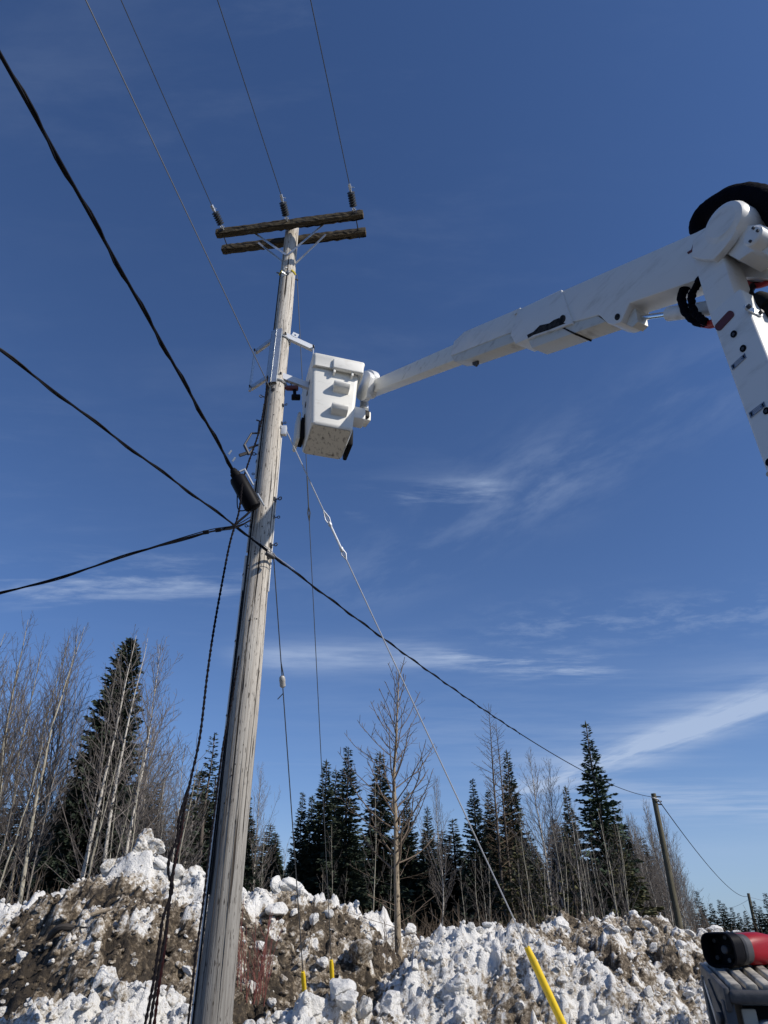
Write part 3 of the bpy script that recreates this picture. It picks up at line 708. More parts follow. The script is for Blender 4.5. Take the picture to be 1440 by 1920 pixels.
# ---- dead-end insulators on the near arm and the conductors that leave them overhead
COND = [((397, 385), (418, 425), (235, 0)), ((527, 365), (538, 410), (413, 0)), ((655, 345), (665, 398), (585, 0))]
LBL_I = ['grey ribbed insulator at the left end of the crossarm', 'grey ribbed insulator at the middle of the crossarm', 'grey ribbed insulator at the right end of the crossarm']
LBL_C = ['bare conductor running overhead from the left end of the crossarm', 'bare conductor running overhead from the middle of the crossarm', 'bare conductor running overhead from the right end of the crossarm']
for (pw, pa, pe), li, lc in zip(COND, LBL_I, LBL_C):
    a = PZ(*pa, ARM_Z + 0.03); s0 = A0 + AD * np.dot(a - A0, AD) + OUT * 0.06
    e = PZ(*pw, 11.43); d = e - s0; L = np.linalg.norm(d); d = d / L
    T = thing('dead_end_insulator', s0, li, 'insulator', 'dead-end insulators on the crossarm')
    m = MB(); m.tube([s0 - d * .02, s0 + d * L * .22], .011, 8); m.tube([s0 + d * L * .10 + AD * .03 * math.cos(q) + np.array([0, 0, .03]) * math.sin(q) for q in np.linspace(0, 6.28, 10)], .007, 5); m.build('shackle', 'galvanized', T)
    prof = []; t0, t1 = L * .20, L * .74
    for i in range(6):
        b = t0 + (t1 - t0) * i / 6; w = (t1 - t0) / 6
        prof += [(b, .030), (b + w * .25, .058), (b + w * .5, .061), (b + w * .72, .040), (b + w * .95, .028)]
    MB().lathe(s0, d, prof, 18).build('sheds', 'insulator', T)
    m = MB(); m.tube([s0 + d * L * .73, s0 + d * L * .98], [.016, .012], 8); m.box(frame(s0 + d * L * .86, d, (0, 0, 1)), (-.03, .06), (-.018, .018), (-.03, .012)); m.tube([s0 + d * L * .9, s0 + d * L * .93 + AD * .07 - np.array([0, 0, .05])], .006, 5)
    m.build('dead_end_clamp', 'galvanized', T)
    far = PZ(*pe, 11.52); w = (far - e) / np.linalg.norm(far - e)
    tip = s0 + d * L * .95; m = MB(); m.tube(np.vstack([tip, sag(e, e + w * 45 + np.array([0, 0, -1.2]), 0.25, 40)]), .0065, 6)
    tag(m.build('overhead_conductor', 'wire_dark'), lc, 'power line', 'bare conductors overhead')

# neutral wire, dead-ended lower on the pole beside the bracket
n0 = on_pole(7.9, 255, .06); n1 = PZ(175, 0, 8.15); d = (n1 - n0) / np.linalg.norm(n1 - n0)
q0 = n0 + d * 0.0
m = MB(); m.tube(sag(n0, n0 + d * 40, .35, 40), .0062, 6)
tag(m.build('neutral_wire', 'wire_mid'), 'thin bare wire passing in front of the steel bracket down to the pole', 'power line')

# ------------------------------------------------------------------ steel equipment bracket on the pole
BR = thing('mounting_bracket', on_pole(8.05, 250, .02), 'galvanized steel frame bracket clamped round the pole beside the bucket', 'bracket')
ZT, ZB = 8.98, 8.05
bfr = lambda z, dg: frame(on_pole(z, dg, .03), (math.sin(math.radians(dg)) * -1, math.cos(math.radians(dg)), 0), (0, 0, 1))
for dg, w in ((236, .05), (262, .045)):
    fr = bfr(ZB - .02, dg); m = MB(); m.box(fr, (-w, w), (-.012, -.004), (0, ZT - ZB + .08), .002, 1); m.box(fr, (-w, -w + .008), (-.012, .05), (0, ZT - ZB + .08)); m.box(fr, (w - .008, w), (-.012, .05), (0, ZT - ZB + .08))
    m.build('channel', 'galvanized', BR)
def angle_iron(p, q, h=.085, t=.008, name='arm', mt='galv_bright', lip=.05, parent=BR, sd=-1):
    d = q - p; L = np.linalg.norm(d); fr = frame(p, d, (0, 0, 1)); m = MB()
    m.box(fr, (0, L), (-t / 2, t / 2), (-h / 2, h / 2), .0015, 1); ly = (-lip, -t / 2 - .0005) if sd < 0 else (t / 2 + .0005, lip); m.box(fr, (0, L), ly, (-h / 2, -h / 2 + t), .0015, 1); m.box(fr, (0, L), ly, (h / 2 - t, h / 2), .0015, 1)
    return m.build(name, mt, parent)
YB = 7.02
rt0, rt1 = PY(536, 628, YB), PY(588, 652, YB + .12); rb0, rb1 = PY(527, 703, YB), PY(584, 724, YB + .12)
lt0, lt1 = PY(518, 630, YB), PY(478, 659, YB + .24); lb0, lb1 = PY(508, 702, YB), PY(469, 727, YB + .24)
angle_iron(rt0, rt1, sd=1); angle_iron(rb0, rb1, .10, sd=1); angle_iron(lt0, lt1, .07, mt='galvanized', lip=.04); angle_iron(lb0, lb1, .07, mt='galvanized', lip=.04)  # left arms take the duller metal, putting the pole's shade into their colour
m = MB(); m.box(frame(rb1, rt1 - rb1, AD), (-.02, np.linalg.norm(rt1 - rb1) + .02), (-.012, .012), (-.004, .004)); m.build('end_bar', 'galv_bright', BR)
m = MB(); m.tube([lb1 + np.array([0, 0, -.06]), lt1 + np.array([0, 0, .03])], .02, 8); m.build('end_rod', 'galvanized', BR)
m = MB(); fr = frame(rt0 + (rt1 - rt0) * .32 + np.array([0, 0, .075]), rt1 - rt0, (0, 0, 1))
ring = [(math.cos(q), math.sin(q)) for q in np.linspace(0, 2 * math.pi, 17)[:-1]]
for i in range(16):
    a0, a1 = ring[i], ring[(i + 1) % 16]; k = lambda c: (np.clip(c[0] * 1.6, -1, 1) * .045, np.clip(c[1] * 1.6, -1, 1) * .045)
    P = [k(a0), k(a1), (a1[0] * .016, a1[1] * .016), (a0[0] * .016, a0[1] * .016)]; o_, X, Y, Z = fr
    W = [o_ + X * x + Z * z + Y * s for s in (-.004, .004) for x, z in P]; m.add(W, [(0, 1, 2, 3), (7, 6, 5, 4), (0, 4, 5, 1), (2, 6, 7, 3)])
m.build('lifting_eye', 'galv_bright', BR)
for z in (ZT - .04, ZB + .06):
    m = MB(); m.tube([on_pole(z, dg, .012) for dg in np.linspace(0, 360, 40)], .012, 6, cap=False); m.build('clamp_band', 'galvanized', BR)
for p in (rt0, rb0, lt0, lb0, rt1, lb1, lt1):
    MB().tube([p + np.array([0, -.05, 0]), p + np.array([0, .03, 0])], .013, 6).build('bolt', 'steel_dark', BR)
# ------------------------------------------------------------------ impact tool hanging under the bracket
c = PY(545, 733, 7.1); T = thing('hanging_power_tool', c + np.array([0, 0, -.1]), 'dark red and black cordless tool hanging beneath the steel bracket', 'power tool')
fr = frame(c, (1, .15, .12), (0, 0, 1))
MB().lathe(c - fr[1] * .11 + fr[3] * .05, fr[1], [(0, .018), (.05, .02), (.06, .036), (.2, .04), (.215, .03)], 14).build('body', 'dark_red', T)
MB().box(fr, (.03, .075), (-.02, .02), (-.09, .03), .01).build('handle', 'black_plastic', T)
MB().box(fr, (.005, .125), (-.04, .04), (-.14, -.085), .012).build('battery', 'black_plastic', T)
MB().tube([c + fr[3] * .09 + fr[1] * .02, c + fr[3] * .22 - fr[1] * .02], .006, 6).build('lanyard', 'black_cable', T)

# ------------------------------------------------------------------ telecom cables on the pole
def cable_pair(name, pts, r, label, mt='black_cable', pair=None, grp=None, cat='cable', sp=.06):
    path = resample(smooth_path(pts, 60), sp); m = MB(); m.tube(path, r, 7)
    if pair: m.tube(twist(path, r + pair * .8, .9), pair, 6)
    return tag(m.build(name, mt), label, cat, grp)
# (1) heavy pair from upper left into the splice case
s_a = PY(446, 898, 6.72); s_b = PY(474, 950, 6.84); s_end = s_a - (s_b - s_a) / np.linalg.norm(s_b - s_a) * .13; c0 = PZ(0, 85, 6.72); dirc = (c0 - s_end) / np.linalg.norm(c0 - s_end)
def far_pts(a, d, L, s): return [a + d * t + np.array([0, 0, -s * 4 * (t / L) * (1 - t / L)]) for t in np.linspace(0, L, 9)]
cable_pair('telecom_cable', far_pts(s_end, dirc, 26, .10), .015, 'heavy black cable pair running from upper left into the splice case', pair=.009, sp=.15)
# (2) cable from the left middle to the pole, crossing its front, on to the second pole
P2T, P2B = PY(1225, 1488, 31.0), PY(1275, 1742, 31.0)
st = PY(505, 1037, 6.9); l0 = PZ(0, 640, 5.75); dl = (l0 - PY(440, 985, 6.88)) / np.linalg.norm(l0 - PY(440, 985, 6.88))
pl = PY(440, 985, 6.88)
cable_pair('telecom_cable', [pl + dl * t + np.array([0, 0, -.08 * math.sin(min(1, t / 8) * 3.14)]) for t in (20, 16, 12, 8, 5, 2.5, 1)] + [pl, PY(470, 1009, 6.87), PY(500, 1033, 6.88)], .011, 'black cable from the left middle reaching the pole below the splice case', pair=.007, sp=.1)
e2 = P2T + np.array([-.05, -.12, -.16]); sg = sag(PY(500, 1033, 6.88), e2, .55, 40)
m = MB(); m.tube(resample(sg, .3), .0105, 7); m.tube(twist(resample(sg[:14], .08), .016, .8), .006, 5)
tag(m.build('telecom_cable', 'black_cable'), 'long black cable sagging from the tall pole down to the second pole', 'cable')
# (3) cable bundle leaving to the left
q = [PY(0, 1113, 6.2), PY(120, 1080, 6.35), PY(270, 1032, 6.5), PY(385, 999, 6.6), PY(440, 990, 6.75), PY(470, 975, 6.9)]
q = [q[0] + (q[0] - q[1]) * k for k in (24, 12, 6, 3, 1)] + q
m = MB(); path = resample(smooth_path(q, 70), .07); m.tube(path, .010, 7); m.tube(twist(path, .017, 1.3), .007, 6); k = [p for p in path if p[0] > -2.6]; m.tube(np.array(k) + np.array([0, -.02, .03]) * np.linspace(.2, 1, len(k))[:, None], .006, 5)
for p in (path[np.argmin(np.linalg.norm(path - PY(392, 998, 6.6), axis=1))], path[np.argmin(np.linalg.norm(path - PY(405, 995, 6.65), axis=1))]): m.tube([p - np.array([.03, 0, 0]), p + np.array([.03, 0, .01])], .024, 7)
tag(m.build('telecom_cable', 'black_cable'), 'sagging bundle of black cables leaving the pole to the left edge', 'cable')
# thin messenger beside the crossing cable
m = MB(); m.tube([PY(473, 1006, 6.86), PY(509, 1033, 6.86), PY(518, 1044, 6.95), PY(552, 1068, 7.3)], .0045, 5)
tag(m.build('messenger_wire', 'wire_steel'), 'short grey steel wire clamped beside the cable crossing the pole', 'wire')
m = MB(); a = PY(498, 1036, 6.84); m.lathe(a, PY(514, 1046, 6.9) - a, [(0, .01), (.01, .028), (.09, .032), (.12, .02)], 10)
tag(m.build('suspension_clamp', 'steel_dark'), 'dark clamp holding the cable against the pole', 'clamp')
# splice enclosure: black cylinder hanging left of the pole
sa, sb = PY(446, 898, 6.72), PY(474, 950, 6.84); ax = (sb - sa) / np.linalg.norm(sb - sa); L = np.linalg.norm(sb - sa)
SP = thing('splice_enclosure', sb, 'black cylindrical splice case hanging at the left of the pole', 'splice case')
MB().lathe(sa, ax, [(-.03, .06), (-.02, .088), (.015, .100), (L - .02, .102), (L + .01, .098), (L + .03, .075), (L + .035, .03)], 24).build('shell', 'black_plastic', SP)
m = MB(); m.lathe(sa - ax * .14, ax, [(0, .03), (.03, .045), (.055, .045), (.06, .06), (.10, .06), (.12, .052), (.15, .055)], 14); m.build('end_cap', 'black_rubber', SP)
fr = frame(sa + ax * .02, ax, (0, -1, 0)); m = MB(); m.box(fr, (-.10, .13), (.115, .135), (-.015, .015), .004); m.box(fr, (-.10, -.085), (.03, .115), (-.014, .014)); m.build('hanger', 'galv_bright', SP)
fr = frame(sb, ax, (0, -1, 0)); MB().box(fr, (-.12, .05), (.112, .130), (-.015, .015), .004).build('hanger', 'galvanized', SP)
m = MB(); m.tube(smooth_path([sb + ax * .0, sb + np.array([-.03, -.03, -.10]), sb + np.array([-.10, -.05, -.2]), PY(430, 992, 6.75)], 20), .014, 7); m.tube(smooth_path([sa + ax * .2 + np.array([-.1, 0, 0]), sb + np.array([-.17, 0, -.03]), sb + np.array([-.08, 0, -.05]), sb + np.array([.06, 0, .02])], 20), .007, 6); m.build('tail_cable', 'black_cable', SP)
for t in (-.30, -.20): p = sa + ax * t + np.array([.02, 0, .05]); MB().tube([p, p + np.array([.03, -.01, .05])], .012, 6).build('strand_clamp', 'galvanized', SP)
m = MB(); m.tube([sa - ax * .05 + np.array([.09, 0, .02]), PY(486, 936, 6.95)], .007, 5); m.build('support_wire', 'wire_dark', SP)

# ------------------------------------------------------------------ guy wires with yellow guards
def guy(name, pts, label, guard=None, r=.007, mt='wire_steel', extra=None, glen=None):
    T = thing(name, pts[-1], label, 'guy wire'); a, b = np.array(pts[0]), np.array(pts[-1]); d = (b - a) / np.linalg.norm(b - a)
    MB().tube([a, b], r, 6).build('strand', mt, T)
    if guard is not None:
        g0 = guard; m = MB(); n = 10; L = np.linalg.norm(b - g0); pr = []
        m.tube([g0 + d * t for t in np.linspace(0, L, n)], [glen * (0.75 if i == 0 else 1) for i in range(n)], 14); m.build('guard', 'guard_yellow', T)
    return T, a, b, d
# big guy to the right
ga = on_pole(7.34, 350, .05); gg = PY(988, 1776, 8.6); gd = (gg - ga) / np.linalg.norm(gg - ga); t_end = (0.55 - ga[2]) / gd[2]; gb = ga + gd * t_end
T, a, b, d = guy('guy_wire', [ga, gb], 'bright steel guy wire slanting right into the longest yellow guard', gg, .0075, 'wire_steel', glen=.040)
def on_line(py): ts = np.linspace(0, 1, 400); P = a + (b - a) * ts[:, None]; v = P - CAM; yp = 960 - F_PX * (v @ UP) / (v @ FW); return P[np.argmin(abs(yp - py))]
r0, r1 = on_line(983), on_line(1028)
m = MB(); m.tube([r0, r1], .014, 8); m.build('strain_rod', 'galv_bright', T)
side = np.cross(d, ray(640, 1000)); side /= np.linalg.norm(side)
for p0, p1, p2 in ((on_line(957), on_line(972), r0), (on_line(1050), on_line(1038), r1)):
    m = MB(); m.tube([p0, p1 + side * .028, p2 + side * .012], .008, 6); m.tube([p0, p1 - side * .028, p2 - side * .012], .008, 6); m.lathe(p2 - d * .03, d, [(0, .012), (.02, .026), (.05, .024), (.07, .014)], 10); m.build('thimble', 'galv_bright', T)
m = MB(); m.tube([on_pole(7.34, dg, .008) for dg in np.linspace(330, 372, 8)], .02, 6); m.box(frame(on_pole(7.30, 350, .02), (1, 0, 0), (0, 0, 1)), (-.02, .05), (-.03, .03), (-.07, .07), .004); m.build('guy_attachment', 'galv_bright', T)
# two guys going back behind the pole
a0 = on_pole(10.45, 20, .03); g1 = PY(621, 1800, 11.2); dd = (g1 - a0) / np.linalg.norm(g1 - a0); b1 = g1 + dd * .62
T, a, b, d = guy('guy_wire', [a0, b1], 'dark guy wire dropping from the pole top behind the bucket to a yellow guard', g1, .006, 'wire_dark', glen=.030)
m = MB(); p = on_line(948); m.tube([on_line(885), p], .010, 6); side = np.cross(d, ray(577, 950)); side /= np.linalg.norm(side)
for s in (-1, 1): m.tube([p, on_line(962) + side * .02 * s, on_line(978)], .007, 5)
m.build('preformed_grip', 'wire_dark', T)
a0 = on_pole(5.42, 350, .04); g2 = PY(568, 1822, 9.9); dd = (g2 - a0) / np.linalg.norm(g2 - a0); b2 = g2 + dd * .55
T, a, b, d = guy('guy_wire', [a0, b2], 'dark guy wire with a white insulator falling to the shorter yellow guard', g2, .0065, 'wire_dark', glen=.028)
p = on_line(1278); m = MB(); m.lathe(p - d * .07, d, [(0, .018), (.02, .034), (.055, .038), (.08, .034), (.12, .036), (.14, .02)], 12); m.build('strain_insulator', 'porcelain', T)
m = MB(); side = np.cross(d, ray(525, 1280)); side /= np.linalg.norm(side); m.tube([on_line(1240), p - d * .06 + side * .02], .006, 5); m.tube([p + d * .06, on_line(1300) - side * .0, on_line(1312) - side * .07 - d * .02], .006, 5); m.build('preformed_grip', 'wire_dark', T)['kind'] = 'stuff'

# ------------------------------------------------------------------ hand lines (ropes)
def rope(pts, r, label, n=90, name='hand_line', strands=2, mt='rope'):
    path = resample(smooth_path(pts, n), .035); m = MB()
    for k in range(strands): m.tube(twist(path, r * .55, .11, k * 2 * math.pi / strands), r * .62, 5)
    return tag(m.build(name, mt), label, 'rope', 'dark ropes hanging beside the pole')
rope([PY(502, 705, 6.93), PY(496, 760, 6.9), PY(484, 815, 6.86), PY(465, 870, 6.75), PY(455, 905, 6.66), PY(448, 960, 6.6), PY(432, 1015, 6.55), PY(418, 1085, 6.5), PY(401, 1180, 6.4), PY(388, 1270, 6.3), PY(375, 1380, 6.2), PY(358, 1460, 6.15), PY(343, 1530, 6.1), PY(333, 1590, 6.1), PY(322, 1650, 6.05), PY(312, 1740, 6.0), PY(296, 1830, 5.95), PY(280, 1925, 5.9)], .013, 'longest twisted dark rope hanging from the steel bracket past the splice case', 120)
rope([PY(352, 1480, 6.1), PY(336, 1535, 6.06), PY(332, 1575, 6.05), PY(318, 1605, 6.0), PY(316, 1640, 6.0), PY(324, 1665, 6.0), PY(306, 1720, 5.95), PY(300, 1760, 5.93), PY(288, 1840, 5.9), PY(270, 1930, 5.85)], .013, 'dark rope looping at the left side of the long twisted rope', 60, mt='rope')
rope([PY(345, 1520, 6.14), PY(340, 1560, 6.12), PY(328, 1620, 6.08), PY(318, 1690, 6.06), PY(310, 1770, 6.05), PY(298, 1850, 6.0), PY(288, 1930, 6.0)], .012, 'short reddish dark rope end among the hanging ropes', 50, mt='rope_red')
rope([PY(448, 1230, 6.85), PY(432, 1330, 6.8), PY(418, 1400, 6.75), PY(405, 1500, 6.7), PY(392, 1600, 6.6), PY(380, 1700, 6.5), PY(366, 1800, 6.4), PY(352, 1925, 6.3)], .011, 'single dark rope hanging close along the left edge of the pole', 60)

# ------------------------------------------------------------------ bucket truck
TIP = PY(694, 730, 7.28); L1 = PD(1335.6, 606, 4.2)
H_ = (TIP - L1) * np.array([1, 1, 0]); H_ /= np.linalg.norm(H_); NL = np.array([-H_[1], H_[0], 0.0]); 
if NL[1] > 0: NL = -NL
ZUP = np.array([0, 0, 1.0]); SF = (L1, H_, ZUP, -NL)            # X along the boom, Y up, Z away from the camera side
def pp(px, py, off=0.0):
    o_ = L1 - NL * off; r = ray(px, py); return CAM + r * (((o_ - CAM) @ NL) / (r @ NL))
def poly(pts, off=0.0):
    Q = [pp(x, y, off) - L1 for x, y in pts]; return [(q @ H_, q[2]) for q in Q]
TR = thing('bucket_truck', (2.9, 2.8, 0), 'white bucket truck with a folded boom reaching over to the pole', 'bucket truck')
def plate(name, pts, off, thick, mt, parent, bev=0.0, smooth=False):
    return MB().prism(SF, poly(pts, off), off, off + thick, bev, smooth).build(name, mt, parent)
def oval(cx, cy, rx, ry, ang=0, n=18):
    a = math.radians(ang); return [(cx + rx * math.cos(t) * math.cos(a) - ry * math.sin(t) * math.sin(a), cy + rx * math.cos(t) * math.sin(a) + ry * math.sin(t) * math.cos(a)) for t in np.linspace(0, 2 * math.pi, n, endpoint=False)]
def slot(cx, cy, L, w, ang, n=8):
    a = math.radians(ang); P = []
    for s in (1, -1):
        for t in np.linspace(-math.pi / 2, math.pi / 2, n): P.append((s * (L + w * math.cos(t)), s * w * math.sin(t)))
    return [(cx + x * math.cos(a) - y * math.sin(a), cy + x * math.sin(a) + y * math.cos(a)) for x, y in P]
BO = 0.05                                # boom side lies a little behind the mast's side face
ub = plate('upper_boom', [(1345, 416), (1310, 433), (1052, 546), (1073, 604), (1122, 590), (1139, 606), (1152, 608), (1164, 604), (1180, 568), (1300, 527), (1345, 512)], BO, .20, 'paint_white', TR, .008)
plate('boom_sleeve', [(1052, 543), (972, 580), (965, 600), (957, 628), (966, 645), (990, 635), (1073, 606)], BO - .012, .225, 'paint_white', TR, .006)
plate('boom_tray', [(990, 637), (997, 653), (1072, 626), (1136, 603), (1120, 592), (1073, 605)], BO + .012, .175, 'boom_dirty', TR, .004)
plate('middle_boom', [(975, 577), (870, 622), (851, 640), (845, 667), (866, 659), (947, 627), (975, 618)], BO + .008, .185, 'paint_white', TR, .006)
plate('middle_boom_rail', [(862, 661), (846, 668), (852, 678), (872, 675), (965, 641), (965, 623), (947, 628)], BO + .018, .165, 'boom_dirty', TR, .003)
ib = plate('inner_boom', [(690, 716), (860, 641), (863, 671), (688, 739)], BO + .03, .14, 'fibreglass', TR, .012)
plate('eye_lug', [(885, 672), (886, 684), (891, 687), (895, 682), (896, 668)], BO + .10, .02, 'steel_dark', TR)
plate('seam_strip', [(1050, 548), (1053, 547), (1075, 602), (1072, 603)], BO - .0025, .004, 'fibreglass', ub)
plate('grease_stain', [(1000, 622), (1012, 610), (1030, 606), (1038, 600), (1048, 596), (1054, 604), (1060, 606), (1030, 618), (1000, 628), (990, 634), (988, 628)], BO - .0145, .002, 'grease', TR)
plate('pivot_hole', oval(1054, 598, 5, 8, 20), BO - .018, .006, 'grease', TR)
plate('pivot_hole', oval(1157, 594, 4.5, 6.5, 20), BO - .004, .006, 'grease', ub)
plate('tray_strap', [(1048, 612), (1052, 611), (1078, 624), (1076, 627)], BO + .008, .18, 'grease', TR)
plate('edge_cap', [(962, 584), (975, 577), (974, 584), (964, 590)], BO - .006, .21, 'paint_white', TR)
# elbow
plate('elbow_cover', [(1296, 482), (1299, 452), (1302, 437), (1345, 415), (1376, 402), (1382, 413), (1379, 432), (1370, 449), (1352, 472), (1337, 487), (1318, 486)], -.035, .05, 'paint_white', TR, .006)
plate('cover_slot', [(1301, 448), (1303, 460), (1300, 470), (1290, 476), (1288, 473), (1296, 468), (1299, 458)], BO - .004, .006, 'dark_red', TR)
cD = pp(1398, 442, .17); MB().lathe(cD + NL * .22, -NL, [(0, .10), (.015, .135), (.05, .15), (.34, .15), (.37, .135), (.39, .09)], 30).build('elbow_drum', 'paint_white', TR)
cE = pp(1436, 456, .05); m = MB(); m.lathe(cE + NL * .12, -NL, [(0, .05), (.01, .062), (.3, .062)], 20); m.build('pivot_pin', 'paint_white', TR)
for q in (2.2, 3.4, 5.2): p = cE + NL * .13 + (H_ * math.cos(q) + ZUP * math.sin(q)) * .04; MB().tube([p, p - NL * .02], .009, 6).build('pin_bolt', 'steel_dark', TR)
plate('elbow_web', [(1352, 470), (1372, 447), (1380, 425), (1425, 420), (1470, 440), (1470, 470), (1440, 478), (1424, 470), (1408, 472), (1385, 488)], .02, .20, 'paint_white', TR, .006)
plate('far_link', [(1384, 492), (1424, 476), (1470, 500), (1470, 535), (1432, 521), (1391, 520)], .24, .08, 'paint_white', TR, .005)
# mast: the upright lower boom, with the narrower link that rises out of it
mh = .225; zt = pp(1360, 588, 0)[2] + .05
fm = (L1, H_, -NL, ZUP); fm = (L1, H_, np.cross(ZUP, H_), ZUP)   # Y axis now points to the camera side
sgn = 1 if (fm[2] @ NL) > 0 else -1
yr = (-.225, 0.0) if sgn > 0 else (0.0, .225)
ztop = 4.93
lb = MB().box(fm, (-mh, 0.0), yr, (1.25 - L1[2], ztop - L1[2]), .018, 3).build('lower_boom', 'paint_white', TR)
yr2 = (-.20, -.012) if sgn > 0 else (.012, .20)
plate('elbow_link', [(1297, 481), (1322, 489), (1336, 486), (1352, 470), (1355, 482), (1384, 570), (1391, 598), (1336, 612)], .006, .19, 'paint_white', TR, .012)
plate('slot_recess', slot(1358, 601, 16, 7, -47), -.004, .006, 'dark_red', lb)
for cx, cy in ((1375, 626), (1392.5, 653), (1436, 770)): plate('access_hole', oval(cx, cy, 5.2, 7.2, 28), -.005, .007, 'black_plastic', lb); plate('hole_plug', oval(cx - .5, cy + .5, 2.4, 3.4, 28), -.007, .003, 'steel_dark', lb)
plate('access_hole', oval(1441, 866, 6, 8, 28), -.005, .007, 'black_plastic', lb)
plate('conduit_end', oval(1441, 889, 5, 5, 28), -.008, .01, 'beige_dust', lb)
for P in ([(1370, 686), (1396, 662), (1399, 670), (1373.5, 694)], [(1403.5, 774), (1432, 752.5), (1435, 761.5), (1407, 784)]):
    dcl = plate('warning_decal', P, -.003, .004, 'decal', lb)
    A = np.array(P, float); mid_l = lambda u, v: A[0] * (1 - u) * (1 - v) + A[1] * u * (1 - v) + A[2] * u * v + A[3] * (1 - u) * v
    MBd = MB()
    for (u0, u1, v0, v1) in ((.24, .76, .18, .30), (.24, .70, .44, .54), (.24, .76, .68, .80), (.03, .97, .02, .06), (.03, .97, .94, .98)):
        MBd.prism(SF, poly([mid_l(u0, v0), mid_l(u1, v0), mid_l(u1, v1), mid_l(u0, v1)], -.0045), -.0045, -.003)
    MBd.build('decal_print', 'decal_pale', lb)
    MBd = MB()
    for u0 in (.06, .82):
        for q in ([(0.03, .35), (.09, .35), (.09, .85), (.03, .85)], [(-.005, .38), (.06, .12), (.125, .38)]): MBd.prism(SF, poly([mid_l(u0 + a, b) for a, b in q], -.0048), -.0048, -.003)
    MBd.build('decal_arrow', 'black_plastic', lb)
# link plate with two bolts on the sunny face
fs = (L1 - H_ * mh, fm[2], ZUP, -H_)
rp = lambda px, py: (lambda P: ((P - fs[0]) @ fs[1], P[2] - fs[0][2]))((lambda r: CAM + r * (((fs[0] - CAM) @ H_) / (r @ H_)))(ray(px, py)))
c0_, c1_ = np.array(rp(1399, 579)), np.array(rp(1422, 589)); dv = (c1_ - c0_); ln = np.linalg.norm(dv); dv /= ln; pv = np.array([-dv[1], dv[0]])
S = [c0_ + dv * (-.022 * math.cos(t)) + pv * (.022 * math.sin(t)) for t in np.linspace(-1.57, 1.57, 8)] + [c1_ + dv * (.022 * math.cos(t)) + pv * (.022 * math.sin(t)) for t in np.linspace(1.57, -1.57, 8)]
MB().prism(fs, [tuple(q) for q in S], .001, .011).build('link_plate', 'galvanized', lb)
for c_ in (c0_, c1_): p = fs[0] + fs[1] * c_[0] + ZUP * c_[1]; MB().tube([p, p - H_ * .028], .013, 8).build('link_bolt', 'steel_dark', lb)
# hydraulic cylinder
MB().tube([pp(1180, 599, .15), pp(1260, 588, .15)], .020, 14).build('cylinder_rod', 'chrome', TR)
MB().lathe(pp(1252, 589, .15), pp(1345, 576, .15) - pp(1252, 589, .15), [(0, .035), (.012, .05), (.6, .05)], 20).build('cylinder_barrel', 'paint_white', TR)
m = MB(); m.lathe(pp(1178, 599, .15) + NL * .06, -NL, [(0, .04), (.12, .04)], 14); m.prism(SF, poly([(1164, 590), (1192, 578), (1196, 603), (1186, 613), (1170, 606)], .10), .10, .20); m.build('rod_clevis', 'boom_dirty', TR)
# hoses
def hose(pix, offs, rad, mt, name, n=40, wob=.0, seed=1):
    P = smooth_path([pp(x, y, o_) for (x, y), o_ in zip(pix, offs)], n); r = np.interp(np.linspace(0, 1, len(P)), np.linspace(0, 1, len(rad)), rad); k = np.random.default_rng(seed)
    r = r * (1 + wob * k.normal(size=len(r))); P = P + wob * .05 * k.normal(size=P.shape); return MB().tube(P, r, 14).build(name, mt, TR)
hose([(1312, 442), (1310, 424), (1322, 404), (1348, 386), (1386, 370), (1424, 374), (1455, 395), (1478, 432)], [.16] * 8, [.05, .065, .075, .082, .088, .088, .088, .085], 'black_sleeve', 'hose_sleeve', 44, .02)
hose([(1308, 518), (1290, 532), (1279, 550), (1280, 572), (1290, 590), (1306, 602), (1328, 608)], [.10] * 7, [.036, .034, .030, .028, .030, .032, .026], 'black_sleeve', 'hose_loop', 40, .05)
hose([(1316, 520), (1303, 540), (1297, 558), (1299, 577), (1308, 592), (1324, 603)], [.04] * 6, [.026, .024, .022, .023, .025, .024], 'black_sleeve', 'hose_loop', 36, .07, 4)
hose([(1318, 604), (1330, 606), (1345, 600)], [.07] * 3, [.02, .02, .02], 'red_hose', 'red_hose', 10); hose([(1316, 610), (1332, 612), (1345, 608)], [.10] * 3, [.014, .014, .014], 'red_hose', 'red_hose', 10)
hose([(1392, 528), (1415, 536), (1440, 530), (1465, 515)], [.3] * 4, [.018] * 4, 'red_hose', 'red_hose', 14); hose([(1390, 522), (1415, 528), (1445, 524), (1470, 505)], [.34] * 4, [.03] * 4, 'black_rubber', 'elbow_hose', 14)
p = pp(1412, 560, .16); m = MB(); m.lathe(p, pp(1450, 585, .2) - p, [(0, .03), (.02, .06), (.08, .075), (.12, .075), (.13, .05), (.2, .05)], 16); m.tube([p, pp(1405, 548, .2), pp(1412, 536, .3)], .022, 8); m.build('rotary_fitting', 'black_rubber', TR)
